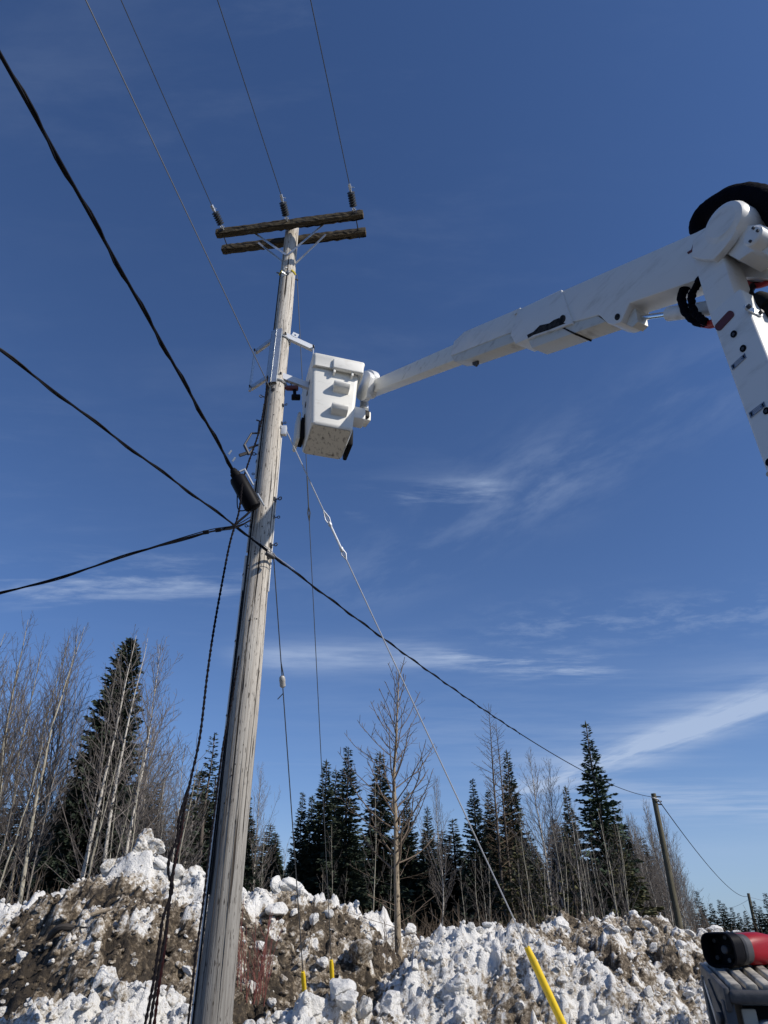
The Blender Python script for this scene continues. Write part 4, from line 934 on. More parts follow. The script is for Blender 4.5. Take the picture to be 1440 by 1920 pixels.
# bucket
ZBK = 7.34
nl, nr, fr_, fl = PZ(599, 797, ZBK), PZ(666, 809, ZBK), PZ(632, 861, ZBK), PZ(574, 851, ZBK)
bx = ((nr - nl) + (fr_ - fl)); bx /= np.linalg.norm(bx); by = np.cross(ZUP, bx); bo = (nl + nr + fr_ + fl) / 4 - bx * .035
W0, D0, HB = .56, .70, 1.10
BF = (bo, bx, by, ZUP); w, d_ = W0 / 2, D0 / 2
def ringbox(m, levels, rnd=.05, n=5, dx=0.0):
    """rounded-rectangle shell through levels (z, half width, half depth)"""
    V = []
    for z, a, b in levels:
        for (sx, sy, t0) in ((1, 1, 0), (-1, 1, 1), (-1, -1, 2), (1, -1, 3)):
            for t in np.linspace(0, math.pi / 2, n): V.append(((a - rnd) * sx + dx + rnd * math.cos(t + t0 * math.pi / 2), (b - rnd) * sy + rnd * math.sin(t + t0 * math.pi / 2), z))
    V = np.array(V); k = 4 * n; o_, X, Y, Z = BF; W = o_ + V[:, :1] * X + V[:, 1:2] * Y + V[:, 2:] * Z; L = len(levels)
    m.add(W, [(i * k + j, i * k + (j + 1) % k, (i + 1) * k + (j + 1) % k, (i + 1) * k + j) for i in range(L - 1) for j in range(k)], True)
    return W, k
m = MB(); W, k = ringbox(m, [(.0, w - .02, d_ - .02), (.02, w - .002, d_ - .002), (.05, w, d_), (HB - .17, w + .045, d_ + .04), (HB - .16, w + .045, d_ + .04), (HB, w + .05, d_ + .045), (HB, w + .02, d_ + .015), (.05, w - .03, d_ - .03)])
m.add(W[-k:], [tuple(range(k))]); bk = m.build('bucket', 'fibreglass', TR)
m = MB(); W, k = ringbox(m, [(-.004, w - .025, d_ - .025), (-.004, w - .024, d_ - .024)], .04); m.add(W[:k], [tuple(range(k))[::-1]]); m.build('bucket_floor', 'bucket_floor', bk)
m = MB(); W, k = ringbox(m, [(HB - .16, w + .048, d_ + .047), (HB - .165, w + .072, d_ + .09), (HB - .02, w + .080, d_ + .10), (HB + .015, w + .088, d_ + .115), (HB + .03, w + .085, d_ + .112), (HB + .035, w + .075, d_ + .10), (HB + .035, w + .048, d_ + .047)], .04, 5, .03); m.build('bucket_lip', 'fibreglass', bk)
o_, X, Y, Z = BF
for zc, xs in ((.63, (-.03, .19)), (.25, (-.04, .18))):      # moulded steps on the near face
    dn = -(d_ + .045 * zc / HB); fr2 = (bo + Y * dn, X, -Y, Z)
    m = MB(); prof = [(-.03, .10), (.105, .075), (.12, .06), (.12, .03), (.09, -.03), (-.03, -.09)]
    m.prism((bo + Y * dn + X * xs[0] + Z * zc, -Y, Z, X), [(a, b * .8) for a, b in prof], 0, xs[1] - xs[0], .012); m.build('step', 'fibreglass', bk)
for xs in (-.03, .22): MB().box((bo + Y * (-(d_ + .06)), X, Y, Z), (xs - .014, xs + .014), (-.05, .03), (HB - .25, HB - .192), .004).build('lip_rib', 'fibreglass', bk)
m = MB(); m.box((bo, X, Y, Z), (-.06, w + .09), (-(d_ + .135), -(d_ + .07)), (HB - .19, HB - .02), .018, 3); m.build('lip_boss', 'fibreglass', bk)
for i, (yy_, zz_) in enumerate(((-.20, .80), (-.12, .80), (-.05, .74), (.06, .62), (.14, .46))): MB().box((bo - X * (w + .036 * zz_ / HB + .012), X, Y, Z), (-.006, .008), (yy_, yy_ + .05), (zz_, zz_ + .07)).build('side_patch', 'black_plastic', bk)
m = MB(); m.box((bo - X * (w + .07), X, Y, Z), (-.055, .0), (.10, d_ + .09), (.06, .56), .03, 3, (.8, .85)); m.build('tool_apron', 'fibreglass', bk)
m = MB(); m.box((bo - X * (w + .035), X, Y, Z), (-.03, .03), (.13, d_ + .02), (.12, .46), .004); m.build('apron_gap', 'black_rubber', bk)
# tip bracket, levelling gear and control box on the right of the bucket
tb = TIP
plate('tip_housing', slot(681, 723, 19, 9.5, 101), -.03, .07, 'paint_white', TR, .006)
plate('tip_housing_cover', slot(689, 719, 17, 9.5, 101), .045, .09, 'paint_white', TR, .006)
cz_ = pp(683, 758, .08); MB().lathe(cz_ + ZUP * .06, -ZUP, [(0, .05), (.02, .062), (.06, .062), (.065, .05), (.10, .05), (.105, .066), (.16, .066)], 18).build('rotator', 'galvanized', TR)
m = MB(); q = pp(680, 782, .08); m.box(frame(q, H_, ZUP), (-.09, .09), (-.09, .09), (-.10, .06), .012); m.box(frame(q, H_, ZUP), (-.07, .03), (.02, .13), (-.16, .0), .01); m.build('control_box', 'fibreglass', TR)
m = MB(); m.box(frame(q, H_, ZUP), (-.13, -.085), (-.05, .06), (-.08, .03), .006); m.tube([q - H_ * .1 - ZUP * .05, q - H_ * .12 - ZUP * .12], .012, 6); m.build('valve', 'black_plastic', TR)
m = MB(); m.box((bo + X * (w + .03), X, Y, Z), (-.01, .05), (-.02, d_ + .02), (.02, .30), .02); m.build('hose_cover', 'black_rubber', TR)
m = MB(); m.box((bo + X * (w + .06), X, Y, Z), (-.04, .16), (-.12, .10), (.42, .62), .015); m.build('bucket_mount', 'paint_white', TR)
# truck body, just right of the frame
fm0 = (np.array([2.06, 2.85, 0.0]), RT, np.array([0, 1.0, 0]), ZUP)
MB().lathe((2.0, 2.87, 1.02), (0, 0, 1), [(0, .42), (.06, .42), (.08, .3), (.26, .26), (.5, .24), (.52, .2)], 24).build('turret', 'paint_white', TR)
m = MB(); m.box(fm0, (-.25, 5.6), (-1.2, 1.05), (.80, 1.02), .01); m.box(fm0, (-.2, 5.6), (-.5, .4), (.55, .8)); m.build('deck', 'tray_grey', TR)
for x0 in (.9, 2.1, 3.0): MB().box(fm0, (x0, x0 + .85), (-1.2, -.8), (1.025, 1.75), .02).build('side_bin', 'paint_white', TR)
cb = MB().box(fm0, (4.0, 5.5), (-1.1, .95), (1.025, 2.5), .12, 3, (.8, .9)).build('cab', 'paint_white', TR)
MB().box(fm0, (4.4, 5.1), (-1.09, -1.06), (1.7, 2.25), .02).build('cab_window', 'black_plastic', cb)
for x0 in (.9, 4.8):
    for y0 in (-1.0, .75):
        c_ = fm0[0] + np.array([x0, y0, .48]); wh = MB().lathe(c_ - np.array([0, .14, 0]), (0, 1, 0), [(0, .38), (.03, .47), (.25, .47), (.28, .38)], 24).build('tyre', 'black_rubber', TR); MB().lathe(c_ - np.array([0, .155, 0]), (0, 1, 0), [(0, .2), (.02, .28), (.29, .28), (.31, .2)], 20).build('rim', 'galvanized', wh)

# ------------------------------------------------------------------ ribbed carrier in the lower right corner and the cordless tool on it
FLc, BLc = PD(1366, 1851, 1.75), PD(1322, 1806, 2.06)
ty = BLc - FLc; TD = np.linalg.norm(ty); tx0 = np.array([ty[1], -ty[0], 0.0]); tf = frame(FLc, tx0, np.cross(tx0, ty)); tx = tf[1]
CB = thing('ribbed_carrier', (FLc[0] + .45, FLc[1] + .1, 0), 'dark ribbed carrier platform with a grey frame in the lower right corner', 'platform')
MB().box(tf, (0, .95), (0, TD), (-.022, -.006), .006).build('deck_plate', 'tray_grey', CB)
pitch = .0385
def rib_at(x):
    m = MB(); prof = [(-.0145, -.007), (-.0125, .0035), (-.009, .006), (.009, .006), (.0125, .0035), (.0145, -.007)]
    m.prism((tf[0] + tf[1] * x, tf[1], tf[3], -tf[2]), [p for p in prof], -TD + .012, -.006, .0018); return m
for i in range(24): rib_at(.018 + i * pitch).build('rib', 'rib_dust', CB)
m = MB(); m.box(tf, (-.004, .95), (-.02, .004), (-.034, -.004), .009, 3); m.build('front_lip', 'tray_grey', CB)
m = MB(); m.box(tf, (-.004, .95), (TD - .006, TD + .006), (-.03, .003), .003); m.build('rear_lip', 'galvanized', CB)
m = MB(); m.box(tf, (-.016, -.002), (-.012, TD + .01), (-.05, .001), .004); m.build('side_rail', 'tray_grey', CB)
# side frame legs, braces and hinge strap
def bar(p, q, w_, t_, nm, mt): strap(np.array(p), np.array(q), w_, t_, (1, 0, 0)).build(nm, mt, CB)
fo = lambda x, y, z: tf[0] + tf[1] * x + tf[2] * y + tf[3] * z
g_ = lambda P, z: np.array([P[0], P[1], z])
HX = tf[1]; HY = np.cross(ZUP, HX)
for y0 in (.02, TD * .55, TD - .01):
    P = fo(-.008, y0, -.03); m = MB(); m.box((g_(P, 0), HX, HY, ZUP), (-.012, .014), (-.02, .02), (0, P[2]), .004); m.build('post', 'steel_dark' if y0 < .1 else 'tray_grey', CB)
P0, P1 = fo(-.014, TD - .02, -.03), fo(-.012, .0, -.30); bar(P0, P1, .012, .006, 'brace', 'galvanized')
P0, P1 = fo(-.016, TD * .6, -.03), fo(-.016, .02, -.10); bar(P0, P1, .03, .012, 'hinge_strap', 'tray_grey')
P0 = fo(-.02, .05, -.075); MB().lathe(P0, (-1, 0, 0), [(0, .013), (.012, .013), (.014, .008)], 12).build('hinge_pin', 'steel_dark', CB)
m = MB(); m.box((g_(fo(.02, 0, 0), 0), HX, HY, ZUP), (.0, .035), (.015, .03), (.9, FLc[2] - .045), .004); m.build('dusty_panel', 'beige_dust', CB)
m = MB(); m.box((g_(fo(.045, 0, 0), 0), HX, HY, ZUP), (.0, .9), (-.05, .22), (.35, FLc[2] - .068), .03, 4); m.build('rounded_panel', 'panel_pale', CB)
m = MB(); m.box((g_(fo(.0, 0, 0), 0), HX, HY, ZUP), (.03, .92), (.05, TD), (.12, FLc[2] - .04)); m.build('under_box', 'black_plastic', CB)
m = MB(); m.tube([fo(-.02, 0.0, -.12), fo(-.05, -.02, -.22), fo(-.03, -.02, -.32)], .004, 6); m.build('cord', 'black_cable', CB)
for sx in (.05, .85):
    for sy in (.06, TD - .04): P = g_(fo(sx, sy, 0), 0); MB().box((P, HX, HY, ZUP), (-.03, .03), (-.03, .03), (0, .13)).build('foot', 'steel_dark', CB)
# tool
fc = PD(1346, 1781, 1.96); tz = .0
ax = np.array([.88, .47, 0]); ax[2] = .02; ax /= np.linalg.norm(ax)
fz = np.cross(np.cross(ax, ZUP), ax); fz /= np.linalg.norm(fz); sx_ = np.cross(ax, fz)         # sx_ to the right of the face
if sx_[0] < 0: sx_ = -sx_
TL = thing('cordless_tool', fc - fz * .045, 'red and black cordless power tool lying on the ribbed carrier platform', 'power tool')
TF = (fc, sx_, fz, ax)
def rrect(a, b, r, n=6):
    P = []
    for (qx, qy, t0) in ((1, 1, 0), (-1, 1, 1), (-1, -1, 2), (1, -1, 3)):
        for t in np.linspace(0, math.pi / 2, n): P.append(((a - r) * qx + r * math.cos(t + t0 * math.pi / 2), (b - r) * qy + r * math.sin(t + t0 * math.pi / 2)))
    return np.array(P)
def loft(secs, parent, name, mt, cap0=True, cap1=True):
    m = MB(); V = []; k = None
    for z, a, b, r, dx, dy in secs:
        R_ = rrect(a, b, r); k = len(R_); V.append(TF[0] + (R_[:, :1] + dx) * TF[1] + (R_[:, 1:] + dy) * TF[2] + z * TF[3])
    W = np.concatenate(V); m.add(W, [(i * k + j, i * k + (j + 1) % k, (i + 1) * k + (j + 1) % k, (i + 1) * k + j) for i in range(len(secs) - 1) for j in range(k)], True)
    if cap0: m.add(V[0], [tuple(range(k))[::-1]])
    if cap1: m.add(V[-1], [tuple(range(k))])
    return m.build(name, mt, parent, 35)
A_, B_ = .057, .0425
hd = loft([(.045, A_ - .008, B_ - .008, .024, 0, 0), (.004, A_ - .006, B_ - .006, .026, 0, 0), (-.001, A_ - .003, B_ - .003, .028, 0, 0), (.002, A_, B_, .03, 0, 0), (.035, A_ + .001, B_ + .001, .03, 0, 0), (.042, A_ - .004, B_ - .003, .03, 0, 0), (.05, A_ - .006, B_ - .005, .03, 0, 0)], TL, 'head', 'black_plastic', True, False)
m = MB(); m.lathe(fc + sx_ * .012 + ax * .03, -ax, [(0, .012), (.01, .012), (.018, .011), (.02, .0085)], 20); m.build('spindle_ring', 'steel_dark', hd)
m = MB()
for (a, b) in ((-.034, .022), (.006, .030), (.036, .022), (-.036, -.02), (.004, -.026)): m.lathe(fc + sx_ * a + fz * b + ax * .045, -ax, [(0, .006), (.012, .006)], 8)
m.build('screw', 'steel_dark', hd)
loft([(.05, .046, .037, .028, .006, 0), (.056, .05, .039, .03, .006, 0), (.085, .046, .037, .03, .006, 0)], TL, 'collar', 'steel_dark')
loft([(.084, .043, .036, .03, .006, .0), (.10, .046, .039, .03, .006, .0), (.15, .047, .041, .03, .006, .0), (.20, .042, .036, .028, .006, -.002), (.30, .028, .024, .02, .006, -.008), (.36, .024, .02, .018, .006, -.010)], TL, 'body', 'red_plastic')
loft([(.352, .03, .026, .018, .006, -.012), (.36, .034, .03, .02, .006, -.012), (.42, .034, .03, .02, .006, -.012), (.43, .028, .025, .018, .006, -.012)], TL, 'battery', 'black_plastic')

# ------------------------------------------------------------------ farther poles
def far_pole(pt, pb, Y, r0, r1, label, mt):
    t = PY(*pt, Y); b = PY(*pb, Y); ax = (t - b) / (t[2] - b[2]); base = b - ax * b[2]
    T = thing('utility_pole', base, label, 'utility pole'); zs = np.linspace(-.2, t[2], 30)
    m = MB(); m.tube([base + ax * z for z in zs], [r0 + (r1 - r0) * max(0, z) / t[2] for z in zs], 16); m.build('shaft', mt, T); return T, t
T2, t2 = far_pole((1225, 1488), (1275, 1742), 31.0, .14, .10, 'weathered brown pole standing behind the snow banks at right', 'pole_green')
m = MB()
for dz in (-.12, -.3, -.42): m.tube([t2 + np.array([.0, 0, dz]), t2 + np.array([.26, -.08, dz - .02])], .028, 6)
m.build('pole_bolts', 'steel_dark', T2)
MB().tube([t2 + np.array([-.16, -.13, -.16]), t2 + np.array([.10, -.16, -.26]), t2 + np.array([.2, -.05, -.36])], .03, 6).build('cable_clamp', 'wire_steel', T2)
T3, t3 = far_pole((1403, 1675), (1424, 1775), 90.0, .20, .15, 'distant pole standing before the far spruces at the right edge', 'pole_green')
m = MB(); m.tube(resample(sag(t2 + np.array([.2, -.05, -.36]), t3 + np.array([-.1, -.2, -.25]), 1.15, 40), .8), .020, 6)
tag(m.build('telecom_cable', 'black_cable'), 'thin dark cable sagging from the brown pole to the distant pole', 'cable')
m = MB(); m.tube(sag(t3 + np.array([0, -.2, -.4]), t3 + np.array([14, -8, -3.6]), .4, 20), .016, 5); tag(m.build('telecom_cable', 'wire_steel'), 'faint wire running from the distant pole off the right edge', 'cable')
m = MB(); m.tube(sag(t3 + np.array([0, -.2, -.5]), PY(1345, 1706, 110), .3, 20), .016, 5); tag(m.build('telecom_cable', 'wire_steel'), 'faint wire running left from the distant pole to the far trees', 'cable')

# ------------------------------------------------------------------ trees
class TB:
    """fast builder for many thin tubes"""
    def __init__(s): s.V = []; s.F = []; s.n = 0
    def tube(s, P, r0, r1, k):
        P = np.asarray(P); n = len(P); T = np.gradient(P, axis=0); T /= np.linalg.norm(T, axis=1)[:, None] + 1e-9
        ref = np.array([.3, .2, .93]) if abs(T[0][2]) < .8 else np.array([.93, .3, .1])
        N = np.cross(T, ref); N /= np.linalg.norm(N, axis=1)[:, None]; B = np.cross(T, N)
        a = np.arange(k) * 2 * math.pi / k; r = np.linspace(r0, r1, n)[:, None, None]
        s.V.append((P[:, None, :] + r * (np.cos(a)[None, :, None] * N[:, None, :] + np.sin(a)[None, :, None] * B[:, None, :])).reshape(-1, 3))
        i = np.arange(n - 1)[:, None] * k; j = np.arange(k)[None, :]; j2 = (j + 1) % k
        s.F.append(np.stack([i + j, i + j2, i + k + j2, i + k + j], -1).reshape(-1, 4) + s.n); s.n += n * k
    def mesh(s, name, mt, smooth=True): return fast_mesh(name, np.concatenate(s.V), np.concatenate(s.F), [mt], smooth)
def unit(v): return v / (np.linalg.norm(v) + 1e-9)
def grow(r, p, d, L, up, n, wob):
    pts = [p]; d = unit(d)
    for i in range(n): d = unit(d + np.array([0, 0, up / n]) + r.normal(size=3) * wob); pts.append(pts[-1] + d * L / n)
    return np.array(pts)
def bare_tree(seed, H, r0, clear=.35, n1=34, a0=60, a1=28, len1=.26, up=.55, d2=.22, d3=.16, l2=.42, twig=.0055, bark='bark_aspen', tw='twig_grey', fork=0, wob=.05, lean=.0, low=0):
    r = np.random.default_rng(seed); tb, cb = TB(), TB()
    n = 16; P = [np.zeros(3)]; d = np.array([lean, 0, 1.0])
    for i in range(n): d = unit(d + r.normal(size=3) * np.array([wob, wob, 0]) + np.array([-d[0] * .25 + lean * .2, -d[1] * .25, .12])); P.append(P[-1] + d * H / n)
    P = np.array(P); P[:, 2] *= H / P[-1, 2]; P[0, 2] = -.3; tb.tube(P, r0, max(.006, r0 * .08), 8)
    at = lambda t: np.array([np.interp(t * n, np.arange(n + 1), P[:, k]) for k in range(3)])
    az = r.random() * 6
    def sub(B, L, lev, rb):
        m_ = max(1, int(L / (d2 if lev == 2 else d3)))
        for q in range(m_):
            t = .18 + .80 * (q + r.random()) / m_; k = t * (len(B) - 1); i = min(int(k), len(B) - 2); p = B[i] + (B[i + 1] - B[i]) * (k - i); dd = unit(B[i + 1] - B[i])
            side = unit(np.cross(dd, r.normal(size=3))); ang = math.radians(r.uniform(30, 58)); v = dd * math.cos(ang) + side * math.sin(ang)
            l = L * l2 * (1.05 - t * .7) * r.uniform(.6, 1.2)
            if lev == 2:
                C = grow(r, p, v, l, up * .8, 4, .10); cb.tube(C, max(twig, rb * .45), twig * .75, 3)
                if l > .22: sub(C, l, 3, twig)
            else:
                C = grow(r, p, v, max(.12, l), up * .6, 2, .12); cb.tube(C, twig * .85, twig * .5, 3)
    for i in range(n1):
        t = clear + (.97 - clear) * (i + r.random() * .8) / n1; az += 2.4 + r.normal() * .4; f = (t - clear) / (1 - clear)
        an = math.radians(a0 + (a1 - a0) * f + r.normal() * 6); v = np.array([math.cos(az) * math.sin(an), math.sin(az) * math.sin(an), math.cos(an)])
        L = H * len1 * (1.12 - f) ** .65 * r.uniform(.65, 1.15) * (.55 + .45 * min(1, f * 5)); rt = r0 * (1 - .92 * t); rb = max(twig * 1.4, min(rt * .5, .012 + L * .008))
        B = grow(r, at(t), v, L, up, 7, .06); cb.tube(B, rb, twig, 4); sub(B, L, 2, rb)
    for i in range(low):
        t = r.uniform(.06, clear); a = r.random() * 6.28; B = grow(r, at(t), np.array([math.cos(a), math.sin(a), .35]), H * r.uniform(.08, .2), .25, 6, .1); cb.tube(B, twig * 1.5, twig, 3); sub(B, H * .12, 3, twig)
    for i in range(fork):
        t = r.uniform(.3, .55); a = r.random() * 6.28; B = grow(r, at(t), np.array([math.cos(a) * .45, math.sin(a) * .45, 1]), H * (1 - t) * .85, .2, 8, .05); cb.tube(B, r0 * (1 - t) * .6, twig, 6); sub(B, H * .28, 2, .012)
    return tb.mesh('trunk', bark), cb.mesh('crown', tw), H
def conifer(seed, H, R, r0, bark, nd, top=.0, step=.20, nb=11, droop=.25, dens=.026, sw=.080, sl=.44, base=.04, shape=.9, gap=.15, bare=0.0):
    r = np.random.default_rng(seed); tb = TB(); P = np.array([[0.02 * math.sin(z), .02 * math.cos(z * 1.3), z] for z in np.linspace(-.3, H, 12)]); tb.tube(P, r0, .012, 7)
    Vs, Fs = [], []; nn = 0; z = H * base; az = 0
    while z < H - .05:
        f = z / H; Rz = R * ((1 - f) ** shape) * (1 if f > .12 else .75 + f * 2); k = max(4, int(nb * (.5 + .5 * (1 - f))))
        for b in range(k):
            if r.random() < gap * (1 - f): continue
            az = b * 6.283 / k + r.random() * 1.2; L = max(.10, Rz * r.uniform(.62, 1.12)); zz = z + r.uniform(-.5, .5) * step
            dn = -droop * (1 - f) + .55 * f ** 2 + r.normal() * .08; n = max(3, int(L / dens)); t = (np.arange(n) + r.random(n)) / n
            keep = t > bare * (1 - f); t = t[keep]; n = len(t)
            if n == 0: continue
            rad = L * t; hz = zz + dn * rad + (.22 * L * t ** 2.2 * (1 - f))
            hz = hz - r.random(n) ** 2 * .30 * (1 - f); c = np.stack([rad * math.cos(az), rad * math.sin(az), hz], 1); side = np.where(r.random(n) > .5, 1, -1); ang = az + side * r.uniform(.25, 1.0, n) * (1.05 - .5 * t)
            l = sl * (1.0 - .45 * t) * r.uniform(.6, 1.2, n) * (.45 + .55 * (1 - f)) + .03; tip = c + np.stack([l * np.cos(ang), l * np.sin(ang), l * (r.normal(size=n) * .22 + dn * .5 - .05)], 1)
            w = sw * (.35 + .75 * (1 - f)) * r.uniform(.6, 1.3, n); ph = r.uniform(0, 3.14, n); pv = np.stack([-np.sin(ang) * w * np.cos(ph), np.cos(ang) * w * np.cos(ph), w * np.sin(ph)], 1); md = c * .55 + tip * .45; lift = np.stack([np.zeros(n), np.zeros(n), w * r.uniform(.1, .7, n)], 1)
            Vs.append(np.stack([c, md + pv + lift, tip, md - pv + lift], 1).reshape(-1, 3)); Fs.append(np.arange(n)[:, None] * 4 + np.arange(4)[None, :] + nn); nn += 4 * n
            tb.tube(np.array([[0, 0, zz], [L * .5 * math.cos(az), L * .5 * math.sin(az), zz + dn * L * .5], [L * .92 * math.cos(az), L * .92 * math.sin(az), zz + dn * L * .92 + .18 * L * (1 - f)]]), max(.006, r0 * .14 * (1 - f)), .004, 3)
        z += step * (.55 + .6 * (1 - f)) * r.uniform(.8, 1.2)
    Vs.append(np.array([[-.03, 0, H - .3], [0, .05, H - .15], [0, 0, H + .18], [0, -.05, H - .15]])); Fs.append(np.array([[0, 1, 2, 3]]) + nn)
    return tb.mesh('trunk', bark), fast_mesh('crown', np.concatenate(Vs), np.concatenate(Fs), [nd], False), H
def plant(name, kind, px, py, Y, label, cat='tree', group=None, wide=1.0, rot=None, lean=0.0, baseZ=0.0, H=None):
    top = PY(px, py, Y); s = (top[2] - baseZ) / kind[2]
    o = thing(name, (top[0] - lean * (top[2] - baseZ), Y, baseZ), label, cat, group)
    o.rotation_euler = (0, math.atan(lean), 0); o.rotation_euler.rotate_axis('Z', rot if rot is not None else random.uniform(0, 6.28)); wide *= 1.38 if 'needle' in kind[1].materials[0].name else 1.0; o.scale = (s * wide, s * wide, s)
    for nm, me in (('trunk', kind[0]), ('crown', kind[1])):
        c = bpy.data.objects.new(nm, me); COL.objects.link(c); c.parent = o
    return o
random.seed(21)
ASP = [bare_tree(500 + i, 12, .085, .30 + .08 * (i % 3), 32, 48, 22, .22, .6, .26, .18, .42, .0044, 'bark_aspen', 'twig_grey', low=5) for i in range(4)]
THK = [bare_tree(580 + i, 12, .055, .25, 40, 46, 20, .20, .65, .22, .16, .44, .0042, 'bark_grey', 'twig_grey', low=6, fork=1) for i in range(3)]
BIR = [bare_tree(520 + i, 11, .07, .26, 46, 50, 18, .25, .7, .19, .15, .42, .0055, 'bark_birch', 'twig_pale', low=4, fork=2) for i in range(3)]
LEANB = [bare_tree(530 + i, 12, .10, .42, 22, 50, 25, .25, .5, .32, .22, .40, .0060, 'bark_birch', 'twig_pale', low=4, wob=.03) for i in range(2)]
SAP = [bare_tree(540 + i, 7, .036, .35, 18, 55, 30, .22, .4, .24, .2, .4, .0048, 'bark_aspen', 'twig_grey', low=8, wob=.05) for i in range(3)]
POP = bare_tree(553, 6.2, .050, .26, 46, 58, 22, .27, .85, .19, .14, .40, .0046, 'bark_poplar', 'twig_brown', low=9, wob=.025)
TAM = [bare_tree(560 + i, 13, .11, .12, 110, 84, 55, .15, .28, .17, .22, .30, .0060, 'bark_dark', 'twig_tamarack', wob=.012) for i in range(2)]
SPR = [conifer(600, 12, 1.75, .14, 'bark_dark', 'needle_spruce', nb=9), conifer(601, 11, 1.6, .12, 'bark_dark', 'needle_spruce', gap=.22), conifer(602, 10, 1.35, .11, 'bark_dark', 'needle_spruce', gap=.2, droop=.35)]
BIGS = conifer(605, 13.5, 1.9, .17, 'bark_dark', 'needle_spruce', nb=15, shape=.50, sl=.50, gap=.04, dens=.020, sw=.085)
FIR = conifer(606, 11.5, 1.75, .15, 'bark_dark', 'needle_fir', nb=9, droop=.30, step=.23, gap=.12, sl=.42, shape=.95)
OLV = [conifer(607, 8, 1.7, .11, 'bark_dark', 'needle_olive', nb=9, gap=.25, droop=.45, step=.28, sl=.40, bare=.15), conifer(609, 9, 1.6, .11, 'bark_dark', 'needle_olive', nb=7, gap=.35, droop=.4, step=.32, sl=.34, bare=.3)]
FARS = [conifer(610 + i, 11, 1.7, .13, 'bark_dark', 'needle_far', nb=7, step=.30, dens=.05, sw=.15, sl=.5) for i in range(2)]
SPARSE = conifer(615, 11, 1.7, .13, 'bark_dark', 'needle_spruce', nb=7, gap=.42, droop=.3, step=.34, sl=.34, bare=.25)

# conifers that stand out
plant('spruce_tree', BIGS, 246, 1200, 30, 'broad round-topped spruce rising among bare trees at left', wide=.74)
plant('spruce_tree', SPARSE, 402, 1380, 32, 'ragged spruce showing just left of the tall pole', wide=1.05)
plant('spruce_tree', SPR[1], 466, 1490, 38, 'narrow spruce partly hidden behind the right edge of the pole')
plant('spruce_tree', SPR[2], 517, 1562, 44, 'smallest spruce standing alone right of the tall pole')
DK = 'dark spruces in the central clump'
for px, py, Y, k, w_, lab in [(568, 1488, 42, 0, .9, 'leftmost low spruce of the dark central clump'), (585, 1494, 44, 1, .9, 'spruce just right of the lowest one in the central clump'), (612, 1428, 42, 2, 1.0, 'second tallest narrow spruce of the dark central clump'), (630, 1446, 44, 1, 1.0, 'spruce squeezed between the two tallest of the central clump'), (653, 1404, 40, 0, 1.05, 'tallest spruce of the dark central clump'),
                              (713, 1414, 42, 2, 1.1, 'spruce seen directly left of the bare foreground tree'), (762, 1486, 46, 0, 1.0, 'spruce seen directly right of the bare foreground tree'), (801, 1514, 44, 2, .95, 'short spruce midway between bare foreground tree and tamaracks')]:
    plant('spruce_tree', SPR[k], px, py, Y, lab, group=DK, wide=w_)
for px, py, Y, k, w_, lab in [(886, 1464, 40, 0, .95, 'spruce at the left foot of the tall bare tamaracks'), (915, 1484, 42, 1, .9, 'short spruce directly beneath the tall bare tamaracks'), (950, 1410, 44, 2, .8, 'narrow spruce rising right behind the tamarack trunks'), (1060, 1476, 42, 2, .8, 'slim spruce just left of the tall pointed fir')]:
    plant('spruce_tree', SPR[k], px, py, Y, lab, wide=w_)
plant('fir_tree', FIR, 1098, 1356, 37, 'tall pointed green fir standing left of the brown pole', wide=1.0)
plant('fir_tree', OLV[1], 1062, 1555, 33, 'low olive-green fir with drooping boughs left of the tall fir', wide=1.1)
plant('fir_tree', OLV[0], 1150, 1545, 33, 'low olive-green fir with drooping boughs right of the tall fir', wide=1.25)
plant('fir_tree', OLV[0], 968, 1575, 34, 'low olive-green fir below the tamaracks and pale birches', wide=1.2)
plant('fir_tree', OLV[1], 1008, 1610, 31, 'lowest olive-green fir right above the white snow crest', wide=1.2)
for i in range(48):
    px = 470 + i * 15.6 + random.uniform(-10, 10); plant('spruce_tree', SPR[i % 3], px, random.uniform(1535, 1625), random.uniform(44, 56), 'low dark spruce deep in the wood behind the middle banks', group='low spruces deep in the wood', wide=1.6)
for i in range(16):
    px = -60 + i * 33 + random.uniform(-12, 12); plant('spruce_tree', SPR[i % 3], px, random.uniform(1430, 1540), random.uniform(40, 50), 'dark spruce half hidden behind the bare aspens at left', group='spruces behind the left aspens', wide=1.5)
for px, py, Y in [(1292, 1690, 85), (1305, 1672, 70), (1332, 1694, 95), (1347, 1688, 92), (1356, 1694, 98), (1371, 1702, 90), (1384, 1712, 100), (1396, 1708, 98), (1412, 1690, 86), (1424, 1700, 92), (1434, 1676, 82), (1447, 1668, 80), (1462, 1672, 84), (1480, 1660, 84), (1318, 1712, 100), (1500, 1665, 86)]:
    plant('spruce_tree', FARS[random.randint(0, 1)], px, py, Y, 'small dark spruce in the far tree line at the right edge', group='far tree line at right', wide=1.5)
